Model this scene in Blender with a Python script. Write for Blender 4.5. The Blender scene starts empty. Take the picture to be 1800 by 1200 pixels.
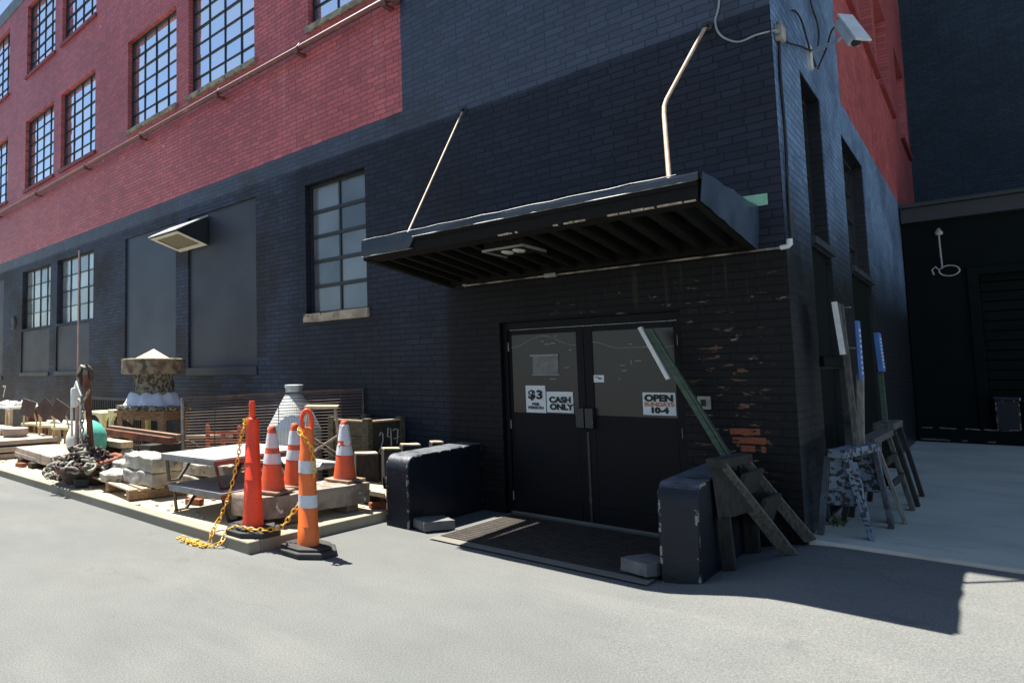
import bpy, bmesh, math, random
from mathutils import Vector, Matrix, noise as mnoise
R = math.radians
random.seed(7)
scene = bpy.context.scene
COL = scene.collection

# ------------------------------------------------------------------ camera
cam_d = bpy.data.cameras.new("camera")
cam = bpy.data.objects.new("camera", cam_d); COL.objects.link(cam)
yaw, pitch, roll = -0.865806859, 0.0711542938, -0.00649740860
fwd = Vector((math.sin(yaw)*math.cos(pitch), math.cos(yaw)*math.cos(pitch), math.sin(pitch)))
rgt = Vector((math.cos(yaw), -math.sin(yaw), 0)); upv = rgt.cross(fwd)
rr = rgt*math.cos(roll)+upv*math.sin(roll); uu = -rgt*math.sin(roll)+upv*math.cos(roll)
M = Matrix((rr, uu, -fwd)).transposed().to_4x4(); M.translation = Vector((1.088, -7.05, 1.56))
cam.matrix_world = M
cam_d.sensor_fit = 'HORIZONTAL'; cam_d.sensor_width = 36
cam_d.lens = 1124.13696/1800*36
cam_d.shift_x = 477.5115/1800; cam_d.shift_y = -18.316/1800
cam_d.clip_start = 0.05; cam_d.clip_end = 2000
scene.camera = cam

# ------------------------------------------------------------------ world, sun, exposure
SUN_EL = 69.8
sun_dir = Vector((-math.cos(R(SUN_EL)), 0.0141, math.sin(R(SUN_EL)))).normalized()
w = bpy.data.worlds.new("World"); scene.world = w; w.use_nodes = True
wt = w.node_tree
sky = wt.nodes.new('ShaderNodeTexSky'); sky.sky_type = 'NISHITA'; sky.sun_disc = False
sky.sun_elevation = R(SUN_EL); sky.sun_rotation = math.atan2(sun_dir.x, sun_dir.y) % (2*math.pi)
sky.air_density = 1.0; sky.dust_density = 0.6; sky.ozone_density = 1.3
bg = wt.nodes['Background']; bg.inputs['Strength'].default_value = 0.058
wt.links.new(sky.outputs[0], bg.inputs['Color'])
sd = bpy.data.lights.new("sun", 'SUN'); sd.energy = 5.0; sd.angle = R(0.5); sd.color = (1.0, 0.95, 0.87)
so = bpy.data.objects.new("sun", sd); COL.objects.link(so)
so.rotation_euler = sun_dir.to_track_quat('Z', 'Y').to_euler(); so.location = (-20, 0, 40)
scene.view_settings.view_transform = 'Standard'; scene.view_settings.look = 'None'
scene.view_settings.exposure = 1.55; scene.view_settings.gamma = 1

# ------------------------------------------------------------------ mesh helpers
class MB:
    """collects shapes in world coordinates; build() links them as ONE mesh object"""
    def __init__(s): s.v = []; s.f = []; s.mi = []; s.cur = 0
    def add(s, vs, fs):
        o = len(s.v); s.v += [tuple(v) for v in vs]
        for f in fs: s.f.append([i+o for i in f]); s.mi.append(s.cur)
        return s
    def box(s, c, d, rot=None):
        c = Vector(c); hx, hy, hz = d[0]/2, d[1]/2, d[2]/2
        m = rot if rot is not None else Matrix.Identity(3)
        vs = [c + m @ Vector((x*hx, y*hy, z*hz)) for x in (-1, 1) for y in (-1, 1) for z in (-1, 1)]
        return s.add(vs, [(0,1,3,2), (4,6,7,5), (0,4,5,1), (2,3,7,6), (0,2,6,4), (1,5,7,3)])
    def bb(s, x0, x1, y0, y1, z0, z1): return s.box(((x0+x1)/2, (y0+y1)/2, (z0+z1)/2), (x1-x0, y1-y0, z1-z0))
    def bar(s, p, q, wd, h, up=(0, 0, 1)):
        p = Vector(p); q = Vector(q); z = (q-p); L = z.length; z.normalize()
        x = Vector(up).cross(z)
        if x.length < 1e-3: x = Vector((1, 0, 0)).cross(z)
        x.normalize(); y = z.cross(x)
        return s.box((p+q)/2, (wd, h, L), Matrix((x, y, z)).transposed())
    def tube(s, pts, r, seg=8, closed=False, cap=True):
        pts = [Vector(p) for p in pts]; n = len(pts); rs = r if isinstance(r, (list, tuple)) else [r]*n
        vs = []; ref = None
        for i, p in enumerate(pts):
            a = pts[(i-1) % n] if (closed or i > 0) else p; b = pts[(i+1) % n] if (closed or i < n-1) else p
            t = (b-a).normalized()
            if ref is None:
                ref = t.orthogonal().normalized()
            ref = (ref - t*ref.dot(t))
            ref = ref.normalized() if ref.length > 1e-6 else t.orthogonal().normalized()
            bi = t.cross(ref)
            for k in range(seg):
                an = 2*math.pi*k/seg; vs.append(p + (ref*math.cos(an)+bi*math.sin(an))*rs[i])
        fs = []
        for i in range(n if closed else n-1):
            j = (i+1) % n
            for k in range(seg): fs.append((i*seg+k, i*seg+(k+1) % seg, j*seg+(k+1) % seg, j*seg+k))
        if not closed and cap: fs += [tuple(range(seg))[::-1], tuple((n-1)*seg+k for k in range(seg))]
        return s.add(vs, fs)
    def lathe(s, c, prof, seg=24, m=None, cap=True, jit=0):
        c = Vector(c); m = m or Matrix.Identity(3); vs = []
        for r, z in prof:
            for k in range(seg):
                a = 2*math.pi*k/seg; q = r*(1+random.uniform(-jit, jit))
                vs.append(c + m @ Vector((q*math.cos(a), q*math.sin(a), z)))
        fs = []; n = len(prof)
        for i in range(n-1):
            for k in range(seg): fs.append((i*seg+k, i*seg+(k+1) % seg, (i+1)*seg+(k+1) % seg, (i+1)*seg+k))
        if cap: fs += [tuple(range(seg))[::-1], tuple((n-1)*seg+k for k in range(seg))]
        return s.add(vs, fs)
    def prism(s, poly, ext):
        n = len(poly); e = Vector(ext); vs = [Vector(p) for p in poly]; vs += [v+e for v in vs]
        fs = [tuple(range(n))[::-1], tuple(range(n, 2*n))] + [(i, (i+1) % n, n+(i+1) % n, n+i) for i in range(n)]
        return s.add(vs, fs)
    def quad(s, *p): return s.add(p, [tuple(range(len(p)))])
    def rock(s, c, d, rz=0, amp=0.02, n=5, sc=3.0, seed=0, tilt=(0, 0)):
        """a rough block: subdivided box with broken faces and worn edges"""
        c = Vector(c); m = (Matrix.Rotation(rz, 3, 'Z') @ Matrix.Rotation(tilt[0], 3, 'X') @ Matrix.Rotation(tilt[1], 3, 'Y'))
        bm = bmesh.new(); bmesh.ops.create_cube(bm, size=1)
        bmesh.ops.subdivide_edges(bm, edges=bm.edges[:], cuts=n, use_grid_fill=True)
        o = len(s.v); idx = {}
        for i, v in enumerate(bm.verts):
            p = Vector((v.co.x*d[0], v.co.y*d[1], v.co.z*d[2]))
            e = sorted((0.5-abs(v.co.x), 0.5-abs(v.co.y), 0.5-abs(v.co.z)))
            rnd = 0.6 if e[1] < 0.02 else 0
            nz = mnoise.noise_vector(p*sc + Vector((seed*3.1, seed*1.7, seed)))*amp
            n2 = mnoise.noise_vector(p*sc*4 + Vector((seed, seed*2, 0)))*amp*0.4
            p = p - p.normalized()*amp*rnd + nz + n2
            s.v.append(tuple(c + m @ p)); idx[v] = o+i
        for f in bm.faces: s.f.append([idx[v] for v in f.verts]); s.mi.append(s.cur)
        bm.free(); return s
    def link(s, c, t, nrm, L=0.03, W=0.018, r=0.0045, seg=10, ss=5):
        """one oval chain link, long axis t, in the plane of t and nrm x t"""
        t = Vector(t).normalized(); b = Vector(nrm).cross(t)
        b = b.normalized() if b.length > 1e-5 else t.orthogonal().normalized()
        c = Vector(c); pts = []
        for k in range(seg):
            a = 2*math.pi*k/seg; pts.append(c + t*(L*math.cos(a)) + b*(W*math.sin(a)))
        return s.tube(pts, r, ss, True)
    def build(s, name, mats, parent=None, loc=None, bevel=0, smooth=None, bseg=2):
        me = bpy.data.meshes.new(name)
        base = Vector(loc) if loc is not None else (root_loc(parent) if parent else Vector((0, 0, 0)))
        me.from_pydata([tuple(Vector(v)-base) for v in s.v], [], s.f)
        if not isinstance(mats, (list, tuple)): mats = [mats]
        for m in mats: me.materials.append(m)
        if len(mats) > 1: me.polygons.foreach_set('material_index', s.mi)
        bm = bmesh.new(); bm.from_mesh(me); bmesh.ops.recalc_face_normals(bm, faces=bm.faces[:]); bm.to_mesh(me); bm.free()
        if smooth is not None:
            me.polygons.foreach_set('use_smooth', [True]*len(me.polygons)); me.set_sharp_from_angle(angle=R(smooth))
        me.update()
        o = bpy.data.objects.new(name, me); COL.objects.link(o)
        if parent: o.parent = parent
        else: o.location = base
        if bevel:
            b = o.modifiers.new('bevel', 'BEVEL'); b.width = bevel; b.segments = bseg; b.limit_method = 'ANGLE'; b.angle_limit = R(40)
        return o
def root_loc(o):
    while o.parent: o = o.parent
    return o.location.copy()
def tag(o, label=None, cat=None, group=None, kind=None):
    if label: o['label'] = label
    if cat: o['category'] = cat
    if group: o['group'] = group
    if kind: o['kind'] = kind
    return o
def thing(name, label, cat, loc, group=None):
    o = bpy.data.objects.new(name, None); COL.objects.link(o); o.location = loc; o.empty_display_size = 0.2
    return tag(o, label, cat, group)
def copy_tree(o, parent=None, loc=None, rz=None):
    c = o.copy(); COL.objects.link(c)
    if parent: c.parent = parent
    if loc is not None: c.location = loc
    if rz is not None: c.rotation_euler = (0, 0, rz)
    for ch in [x for x in o.children]: copy_tree(ch, c)
    return c
def RZ(a): return Matrix.Rotation(a, 3, 'Z')

# ------------------------------------------------------------------ material helpers
def newmat(name):
    m = bpy.data.materials.new(name); m.use_nodes = True
    return m, m.node_tree, m.node_tree.nodes['Principled BSDF']
class G:
    def __init__(s, t): s.t = t
    def node(s, ty, ins=None, **pr):
        n = s.t.nodes.new(ty)
        for k, v in pr.items(): setattr(n, k, v)
        for k, v in (ins or {}).items():
            if isinstance(v, bpy.types.NodeSocket): s.t.links.new(v, n.inputs[k])
            else: n.inputs[k].default_value = v
        return n
    def m(s, op, a, b=0.0, c=None):
        ins = {0: a, 1: b}
        if c is not None: ins[2] = c
        return s.node('ShaderNodeMath', ins, operation=op).outputs[0]
    def mix(s, f, a, b, bt='MIX'):
        f_ = f; n = s.t.nodes.new('ShaderNodeMix'); n.data_type = 'RGBA'; n.blend_type = bt
        for k, v in ((0, f_), (6, a), (7, b)):
            if isinstance(v, bpy.types.NodeSocket): s.t.links.new(v, n.inputs[k])
            else: n.inputs[k].default_value = v if k == 0 else (tuple(v)+(1,) if len(v) == 3 else v)
        return n.outputs[2]
    def noise(s, vec, scale, detail=3, rough=0.55):
        return s.node('ShaderNodeTexNoise', {'Vector': vec, 'Scale': scale, 'Detail': detail, 'Roughness': rough}).outputs['Fac']
    def step(s, x, lo, hi):
        return s.node('ShaderNodeMapRange', {0: x, 1: lo, 2: hi, 3: 0.0, 4: 1.0}, interpolation_type='SMOOTHSTEP').outputs[0]
    def obj(s, stretch=None):
        o = s.node('ShaderNodeTexCoord').outputs['Object']
        if stretch: o = s.node('ShaderNodeMapping', {'Vector': o, 'Scale': stretch}).outputs[0]
        return o
    def bump(s, h, strength=0.4, dist=0.01, nrm=None):
        ins = {'Height': h, 'Strength': strength, 'Distance': dist}
        if nrm is not None: ins['Normal'] = nrm
        return s.node('ShaderNodeBump', ins).outputs[0]

def gen(name, c1, c2, scale=6, rough=0.7, metal=0, bump=0.3, bscale=40, bdist=0.004, stretch=None, chips=None, spec=0.5, contrast=(0.35, 0.65), edge=None, rv=0.1):
    """two tones broken up by noise, fine bump; chips=(colour, scale, threshold); edge=(colour, radius, threshold) wear on edges"""
    m, t, b = newmat(name); g = G(t); co = g.obj(stretch)
    n = g.noise(co, scale, 5); c = g.mix(g.step(n, *contrast), c1, c2)
    fine = g.noise(co, bscale, 3)
    c = g.mix(0.35, c, g.mix(fine, (0.3, 0.3, 0.3), (1, 1, 1)), 'MULTIPLY')
    if chips:
        cn = g.noise(g.obj(), chips[1], 4); c = g.mix(g.step(cn, chips[2], chips[2]+0.03), c, chips[0])
    if edge:
        bn = g.node('ShaderNodeBevel', {'Radius': edge[1]}, samples=4).outputs[0]
        ge = g.node('ShaderNodeNewGeometry').outputs['Normal']
        d = g.node('ShaderNodeVectorMath', {0: bn, 1: ge}, operation='DOT_PRODUCT').outputs['Value']
        e = g.m('MULTIPLY', g.step(d, 0.995, 0.93), g.step(g.noise(g.obj(), 14, 4), edge[2], edge[2]+0.04))
        c = g.mix(e, c, edge[0])
    t.links.new(c, b.inputs['Base Color'])
    r = g.m('ADD', g.m('MULTIPLY', n, rv*2), rough-rv)
    t.links.new(r, b.inputs['Roughness'])
    b.inputs['Metallic'].default_value = metal; b.inputs['Specular IOR Level'].default_value = spec
    if bump: t.links.new(g.bump(g.m('ADD', fine, g.m('MULTIPLY', n, 0.6)), bump, bdist), b.inputs['Normal'])
    return m

def brick_mat(name, axis, kind):
    """painted brickwork in world metres; the red and matte zones are real paint edges on the walls; the side blue holds sky reflection"""
    m, t, b = newmat(name); g = G(t)
    pos = g.node('ShaderNodeNewGeometry').outputs['Position']
    sp = g.node('ShaderNodeSeparateXYZ', {0: pos}); X, Y, Z = sp.outputs
    u = X if axis == 'x' else Y
    uv = g.node('ShaderNodeCombineXYZ', {0: u, 1: Z, 2: 0.0}).outputs[0]
    # bricks are never quite true: wobble the lookup
    wob = g.node('ShaderNodeTexNoise', {'Vector': uv, 'Scale': 9.0, 'Detail': 2.0}).outputs['Color']
    wv = g.node('ShaderNodeVectorMath', {0: wob, 1: (0.5, 0.5, 0.5)}, operation='SUBTRACT').outputs[0]
    wv = g.node('ShaderNodeVectorMath', {0: wv, 3: 0.021}, operation='SCALE').outputs[0]
    uv2 = g.node('ShaderNodeVectorMath', {0: uv, 1: wv}, operation='ADD').outputs[0]
    br = g.node('ShaderNodeTexBrick', {'Vector': uv2, 'Color1': (0, 0, 0, 1), 'Color2': (1, 1, 1, 1), 'Mortar': (0.5, 0.5, 0.5, 1), 'Scale': 1.0, 'Mortar Size': 0.0065,
                'Mortar Smooth': 0.35, 'Bias': 0.0, 'Brick Width': 0.215, 'Row Height': 0.0725})
    br.offset = 0.5; br.squash = 0.72; br.squash_frequency = 4
    mort = br.outputs['Fac']; val = g.node('ShaderNodeSeparateColor', {0: br.outputs['Color']}).outputs[0]
    big = g.noise(uv, 0.55, 4); mid = g.noise(uv, 3.0, 4); fine = g.noise(uv, 60, 3)
    streak = g.noise(g.node('ShaderNodeMapping', {'Vector': uv, 'Scale': (3.5, 0.25, 1)}).outputs[0], 1.0, 4)
    wz = g.m('ADD', Z, g.m('MULTIPLY', g.m('SUBTRACT', mid, 0.5), 0.05)); wu = g.m('ADD', u, g.m('MULTIPLY', g.m('SUBTRACT', mid, 0.5), 0.05))
    navy = (0.038, 0.051, 0.080); matte = (0.0155, 0.0185, 0.0285); char = (0.026, 0.027, 0.035)
    if kind == 'front':
        red = g.m('MULTIPLY', g.step(wz, 5.07, 5.09), g.step(wu, -3.82, -3.84))
        c = g.mix(g.step(g.m('ADD', big, g.m('MULTIPLY', Z, 0.03)), 0.50, 0.66), char, navy)
        low = g.m('MULTIPLY', g.step(wz, 4.80, 4.77), g.step(wu, -6.3, -5.7))
        c = g.mix(g.m('MULTIPLY', low, 0.8), c, matte)
        # brown black under the canopy and beside the doors
        door_zone = g.m('MULTIPLY', g.step(wz, 2.66, 2.62), g.step(wu, -3.35, -3.15))
        c = g.mix(g.m('MULTIPLY', door_zone, 0.9), c, (0.0045, 0.0042, 0.0042))
    elif kind == 'side':
        red = g.m('MULTIPLY', g.step(wz, 5.05, 5.07), g.step(wu, 4.08, 4.10))
        c = g.mix(g.step(big, 0.45, 0.6), (0.17, 0.27, 0.44), (0.115, 0.18, 0.30))  # sky reflection on the upper wall painted in as brighter blue
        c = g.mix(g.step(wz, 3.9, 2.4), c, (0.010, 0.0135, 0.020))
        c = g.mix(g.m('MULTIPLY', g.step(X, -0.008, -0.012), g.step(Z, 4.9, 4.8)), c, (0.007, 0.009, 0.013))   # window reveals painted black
    else:
        red = None; c = g.mix(g.step(big, 0.4, 0.65), (0.015, 0.032, 0.052), (0.020, 0.041, 0.064))
    if red is not None:
        rc = g.mix(g.step(big, 0.35, 0.65), (0.48, 0.110, 0.110), (0.40, 0.082, 0.084))
        rc = g.mix(g.m('MULTIPLY', g.step(streak, 0.56, 0.78), 0.38), rc, (0.56, 0.20, 0.17))
        c = g.mix(red, c, rc)
    # brick-to-brick differences, recessed joints hold dirt
    c = g.mix(0.55, c, g.mix(val, (0.62, 0.62, 0.62), (1.25, 1.25, 1.25)), 'MULTIPLY')
    c = g.mix(0.5, c, g.mix(mid, (0.6, 0.6, 0.6), (1.3, 1.3, 1.3)), 'MULTIPLY')
    c = g.mix(g.m('MULTIPLY', mort, 0.7), c, g.mix(0.9, c, (0.16, 0.16, 0.18), 'MULTIPLY'))
    stv = g.node('ShaderNodeMapping', {'Vector': uv, 'Scale': (4.0, 12.0, 1)}).outputs[0]
    pe = g.noise(stv, 1.6, 5, 0.65)
    if kind == 'front':
        # paint peeled off the bricks by the door corner, two bricks bare
        area = g.m('MULTIPLY', g.step(u, -0.95, -0.55), g.step(u, -0.10, -0.25))
        area = g.m('MULTIPLY', area, g.m('MULTIPLY', g.step(Z, 0.3, 0.9), g.step(Z, 2.35, 1.9)))
        pm = g.m('MULTIPLY', area, g.step(pe, 0.595, 0.63))
        pc = g.mix(g.step(mid, 0.52, 0.58), (0.15, 0.075, 0.04), (0.22, 0.18, 0.14))
        c = g.mix(g.m('MULTIPLY', pm, 0.8), c, pc)
        for (a0, a1, z0, z1) in ((-0.47, -0.255, 1.02, 1.08), (-0.455, -0.215, 0.945, 1.005), (-0.40, -0.29, 0.875, 0.935), (-0.26, -0.215, 0.875, 0.935)):
            bmk = g.m('MULTIPLY', g.m('MULTIPLY', g.step(wu, a0, a0+0.01), g.step(wu, a1, a1-0.01)), g.m('MULTIPLY', g.step(wz, z0, z0+0.006), g.step(wz, z1, z1-0.006)))
            c = g.mix(g.m('MULTIPLY', bmk, g.step(pe, 0.36, 0.40)), c, g.mix(g.step(fine, 0.4, 0.6), (0.17, 0.05, 0.025), (0.25, 0.075, 0.035)))
        # pale scuffs above the door
        sc_ = g.m('MULTIPLY', g.m('MULTIPLY', g.step(Z, 2.12, 2.2), g.step(Z, 2.5, 2.3)), g.m('MULTIPLY', g.step(u, -2.2, -1.6), g.step(pe, 0.63, 0.66)))
        c = g.mix(g.m('MULTIPLY', sc_, 0.7), c, (0.22, 0.18, 0.13))
        run = g.m('MULTIPLY', g.m('MULTIPLY', g.step(Z, 2.1, 2.3), g.step(Z, 2.66, 2.5)), g.m('MULTIPLY', g.step(u, -1.7, -1.3), g.step(g.noise(g.node('ShaderNodeMapping', {'Vector': uv, 'Scale': (16, 0.5, 1)}).outputs[0], 1.0, 2), 0.56, 0.66)))
        c = g.mix(g.m('MULTIPLY', run, 0.30), c, (0.06, 0.05, 0.035))
        # pale chips on the red paint
        ch = g.m('MULTIPLY', red, g.step(g.noise(uv, 5.5, 2), 0.745, 0.765))
        c = g.mix(ch, c, (0.55, 0.42, 0.36))
        ch2 = g.step(g.noise(uv, 7.5, 2), 0.79, 0.80)
        c = g.mix(ch2, c, (0.28, 0.24, 0.22))
    if kind == 'side':
        ch = g.m('MULTIPLY', g.m('MULTIPLY', g.step(Z, 2.6, 1.9), g.step(u, 1.1, 0.7)), g.step(pe, 0.66, 0.69))
        c = g.mix(g.m('MULTIPLY', ch, 0.8), c, g.mix(g.step(mid, 0.48, 0.54), (0.22, 0.09, 0.05), (0.3, 0.28, 0.27)))
    t.links.new(c, b.inputs['Base Color'])
    ro = g.m('ADD', g.m('MULTIPLY', mid, 0.25), 0.42)
    t.links.new(ro, b.inputs['Roughness']); 
    if kind == 'side': ro = g.m('ADD', g.m('MULTIPLY', mid, 0.2), 0.28); b.inputs['Specular IOR Level'].default_value = 0.5
    elif kind == 'front':
        up = g.step(wz, 4.74, 4.84); t.links.new(g.m('ADD', g.m('MULTIPLY', up, 0.30), 0.18), b.inputs['Specular IOR Level'])
        ro = g.m('SUBTRACT', ro, g.m('MULTIPLY', up, 0.12))
    else: b.inputs['Specular IOR Level'].default_value = 0.25
    t.links.new(ro, b.inputs['Roughness'])
    hgt = g.m('ADD', g.m('MULTIPLY', g.m('SUBTRACT', 1.0, mort), 1.0), g.m('ADD', g.m('MULTIPLY', val, 0.25), g.m('MULTIPLY', fine, 0.22)))
    t.links.new(g.bump(hgt, 0.8, 0.010), b.inputs['Normal'])
    return m

MAT = {}
MAT['brick_front'] = brick_mat('painted brick front', 'x', 'front')
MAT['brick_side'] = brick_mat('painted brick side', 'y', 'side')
MAT['brick_dark'] = brick_mat('painted brick dark', 'x', 'dark')
MAT['panel'] = gen('painted infill panel', (0.034, 0.041, 0.058), (0.022, 0.026, 0.037), 1.2, 0.5, bump=0.12, bscale=22, contrast=(0.3, 0.7))
MAT['panel_blue'] = gen('painted infill panel blue', (0.040, 0.056, 0.086), (0.032, 0.044, 0.066), 1.2, 0.45, bump=0.12, bscale=22, contrast=(0.3, 0.7))
MAT['steel_sash'] = gen('dark sash steel', (0.012, 0.016, 0.022), (0.02, 0.024, 0.03), 8, 0.5, bump=0.1)
MAT['stone_sill'] = gen('weathered stone sill', (0.42, 0.36, 0.26), (0.22, 0.19, 0.15), 7, 0.85, bump=0.6, chips=((0.05, 0.05, 0.06), 9, 0.62))
MAT['red_paint'] = gen('red painted masonry', (0.27, 0.048, 0.055), (0.2, 0.036, 0.044), 6, 0.55, bump=0.3)
MAT['parapet'] = gen('grey blue parapet', (0.20, 0.25, 0.30), (0.15, 0.19, 0.23), 3, 0.7)
MAT['pipe_red'] = gen('red painted pipe', (0.17, 0.06, 0.052), (0.13, 0.05, 0.042), 5, 0.5, bump=0.15, chips=((0.19, 0.11, 0.075), 6, 0.64))
MAT['black_metal'] = gen('black painted metal', (0.010, 0.012, 0.016), (0.018, 0.02, 0.026), 5, 0.42, bump=0.15, edge=((0.34, 0.30, 0.24), 0.006, 0.60))
MAT['canopy_sheet'] = gen('dark canopy flashing', (0.026, 0.034, 0.046), (0.05, 0.064, 0.085), 2.2, 0.28, metal=0.35, bump=0.5, bscale=5, bdist=0.012)
MAT['lip'] = gen('worn dark metal lip', (0.05, 0.06, 0.07), (0.26, 0.27, 0.26), 5, 0.5, metal=0.3)
MAT['canopy_side'] = gen('blue grey canopy side sheet', (0.05, 0.072, 0.115), (0.075, 0.11, 0.17), 2.2, 0.3, metal=0.2, bump=0.4, bscale=6, bdist=0.01)  # sky gloss on the end sheets put into the colour as lighter blue
MAT['canopy_black'] = gen('black canopy timber', (0.0035, 0.0033, 0.003), (0.008, 0.0072, 0.0062), 4, 0.75, spec=0.2, bump=0.4, stretch=(8, 1, 8))
MAT['pale_wear'] = gen('worn pale paint', (0.5, 0.42, 0.3), (0.3, 0.24, 0.16), 20, 0.8)
MAT['white_paint'] = gen('white paint', (0.78, 0.77, 0.74), (0.62, 0.61, 0.58), 9, 0.6)
MAT['rod'] = gen('worn tie rod', (0.50, 0.40, 0.28), (0.40, 0.25, 0.16), 6, 0.55)
MAT['white_metal'] = gen('white enamelled metal', (0.68, 0.70, 0.68), (0.58, 0.60, 0.58), 5, 0.4)
MAT['grey_metal'] = gen('grey weathered metal', (0.30, 0.30, 0.29), (0.2, 0.19, 0.18), 7, 0.5, metal=0.4)
MAT['galv'] = gen('galvanised sheet', (0.55, 0.60, 0.60), (0.40, 0.44, 0.45), 9, 0.42, metal=0.45)
MAT['rubber'] = gen('black rubber', (0.018, 0.018, 0.018), (0.035, 0.034, 0.032), 6, 0.75)
MAT['door'] = gen('black door paint', (0.0028, 0.0035, 0.005), (0.0045, 0.0055, 0.008), 2.5, 0.5, bump=0.1, spec=0.16)
MAT['paper'] = gen('white sign paper', (0.72, 0.76, 0.76), (0.66, 0.70, 0.71), 4, 0.8, bump=0.05)
MAT['paper_grey'] = gen('grey sun-bleached paper', (0.20, 0.20, 0.195), (0.15, 0.15, 0.148), 12, 0.85)
MAT['tape'] = gen('pale tape', (0.32, 0.31, 0.29), (0.24, 0.23, 0.21), 20, 0.7)
MAT['ink'] = gen('black ink', (0.006, 0.006, 0.0055), (0.009, 0.009, 0.008), 9, 0.7, bump=0)
MAT['ink_red'] = gen('orange red ink', (0.55, 0.17, 0.08), (0.5, 0.15, 0.07), 9, 0.7, bump=0)
MAT['chalk'] = gen('white brush paint', (0.55, 0.55, 0.52), (0.4, 0.4, 0.38), 12, 0.9, bump=0)
MAT['orange'] = gen('faded orange plastic', (0.66, 0.095, 0.025), (0.42, 0.09, 0.04), 5, 0.6, bump=0.25, chips=((0.20, 0.10, 0.07), 14, 0.64), contrast=(0.45, 0.75))
MAT['orange_bright'] = gen('traffic orange plastic', (0.78, 0.15, 0.02), (0.56, 0.13, 0.03), 5, 0.48, bump=0.1, contrast=(0.5, 0.8), chips=((0.25, 0.12, 0.06), 16, 0.68))
MAT['red_orange'] = gen('fluorescent red orange plastic', (0.90, 0.055, 0.008), (0.74, 0.05, 0.012), 5, 0.45, bump=0.08, contrast=(0.5, 0.8))
MAT['reflective'] = gen('white reflective band', (0.60, 0.63, 0.66), (0.40, 0.41, 0.41), 9, 0.55, contrast=(0.5, 0.8))
MAT['chain'] = gen('yellow plastic chain', (0.72, 0.42, 0.03), (0.62, 0.34, 0.03), 10, 0.45, bump=0)
MAT['concrete'] = gen('grey weathered concrete', (0.40, 0.39, 0.35), (0.26, 0.25, 0.22), 8, 0.9, bump=0.6, bscale=50)
MAT['concrete_pale'] = gen('pale concrete lump', (0.46, 0.45, 0.40), (0.27, 0.26, 0.22), 5, 0.9, bump=0.9, bscale=30, bdist=0.012, chips=((0.12, 0.12, 0.10), 9, 0.62))
MAT['paver'] = gen('grey concrete paver', (0.17, 0.17, 0.165), (0.12, 0.12, 0.118), 9, 0.9, bump=0.6)
MAT['slab_stone'] = gen('pinkish stone slab', (0.42, 0.35, 0.29), (0.31, 0.25, 0.21), 3, 0.85, bump=0.5, chips=((0.2, 0.17, 0.14), 5, 0.64))
MAT['timber'] = gen('weathered timber', (0.22, 0.16, 0.10), (0.12, 0.085, 0.055), 4, 0.85, bump=0.7, bscale=30, stretch=(1, 6, 10))
MAT['timber_x'] = gen('brown timber', (0.30, 0.19, 0.11), (0.17, 0.10, 0.06), 4, 0.8, bump=0.7, bscale=30, stretch=(1, 8, 12))
MAT['timber_pale'] = gen('pale dry timber', (0.58, 0.46, 0.31), (0.44, 0.32, 0.2), 5, 0.85, bump=0.6, bscale=30, stretch=(2, 8, 8))
MAT['timber_light'] = gen('light grey timber', (0.30, 0.28, 0.24), (0.19, 0.175, 0.15), 6, 0.9, bump=0.7, bscale=26, stretch=(9, 9, 2))
MAT['timber_grey'] = gen('grey old timber', (0.15, 0.145, 0.125), (0.075, 0.07, 0.06), 6, 0.9, bump=0.7, bscale=26, stretch=(9, 9, 2))
MAT['timber_dark'] = gen('dark old timber', (0.035, 0.032, 0.027), (0.02, 0.018, 0.015), 5, 0.9, bump=0.7, bscale=26, stretch=(6, 6, 2))
MAT['crate'] = gen('mossy crate boards', (0.12, 0.105, 0.065), (0.06, 0.052, 0.032), 5, 0.9, bump=0.8, bscale=30, stretch=(2, 2, 14))
MAT['peeled_blue'] = gen('peeling pale blue paint', (0.22, 0.28, 0.35), (0.15, 0.19, 0.24), 6, 0.8, bump=0.8, chips=((0.03, 0.032, 0.032), 27, 0.50))
MAT['peeled_worn'] = gen('mostly bare blue paint', (0.055, 0.06, 0.062), (0.11, 0.135, 0.17), 5, 0.85, bump=0.6, chips=((0.05, 0.045, 0.04), 9, 0.56))
MAT['green_paint'] = gen('green painted timber', (0.06, 0.105, 0.068), (0.036, 0.066, 0.045), 5, 0.6, stretch=(1, 1, 5))
MAT['green_plate'] = gen('pale green painted plate', (0.27, 0.55, 0.36), (0.22, 0.46, 0.3), 8, 0.6, chips=((0.03, 0.03, 0.03), 12, 0.7))
MAT['sign_blue'] = gen('blue sign paint', (0.06, 0.20, 0.55), (0.05, 0.16, 0.45), 5, 0.5)
MAT['rust'] = gen('rusty iron', (0.20, 0.065, 0.028), (0.09, 0.035, 0.02), 9, 0.85, bump=0.8, bscale=60)
MAT['dark_iron'] = gen('dark iron', (0.045, 0.032, 0.027), (0.10, 0.06, 0.045), 9, 0.75, bump=0.7, bscale=60)
MAT['terracotta'] = gen('orange rusty flange', (0.34, 0.10, 0.045), (0.16, 0.055, 0.03), 9, 0.85, bump=0.7)
MAT['red_frame'] = gen('red lead painted steel', (0.62, 0.11, 0.05), (0.40, 0.08, 0.04), 9, 0.6)
MAT['rope'] = gen('bleached rope and chain', (0.42, 0.40, 0.33), (0.05, 0.045, 0.037), 9, 0.85)
MAT['white_tarp'] = gen('white tarpaulin', (0.66, 0.69, 0.76), (0.54, 0.57, 0.66), 3, 0.6, bump=0.5, bscale=8, bdist=0.02)
MAT['flint'] = gen('mossy rubble masonry', (0.24, 0.22, 0.17), (0.045, 0.042, 0.034), 17, 0.9, bump=1.0, bscale=26, bdist=0.02, contrast=(0.38, 0.60))
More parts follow.
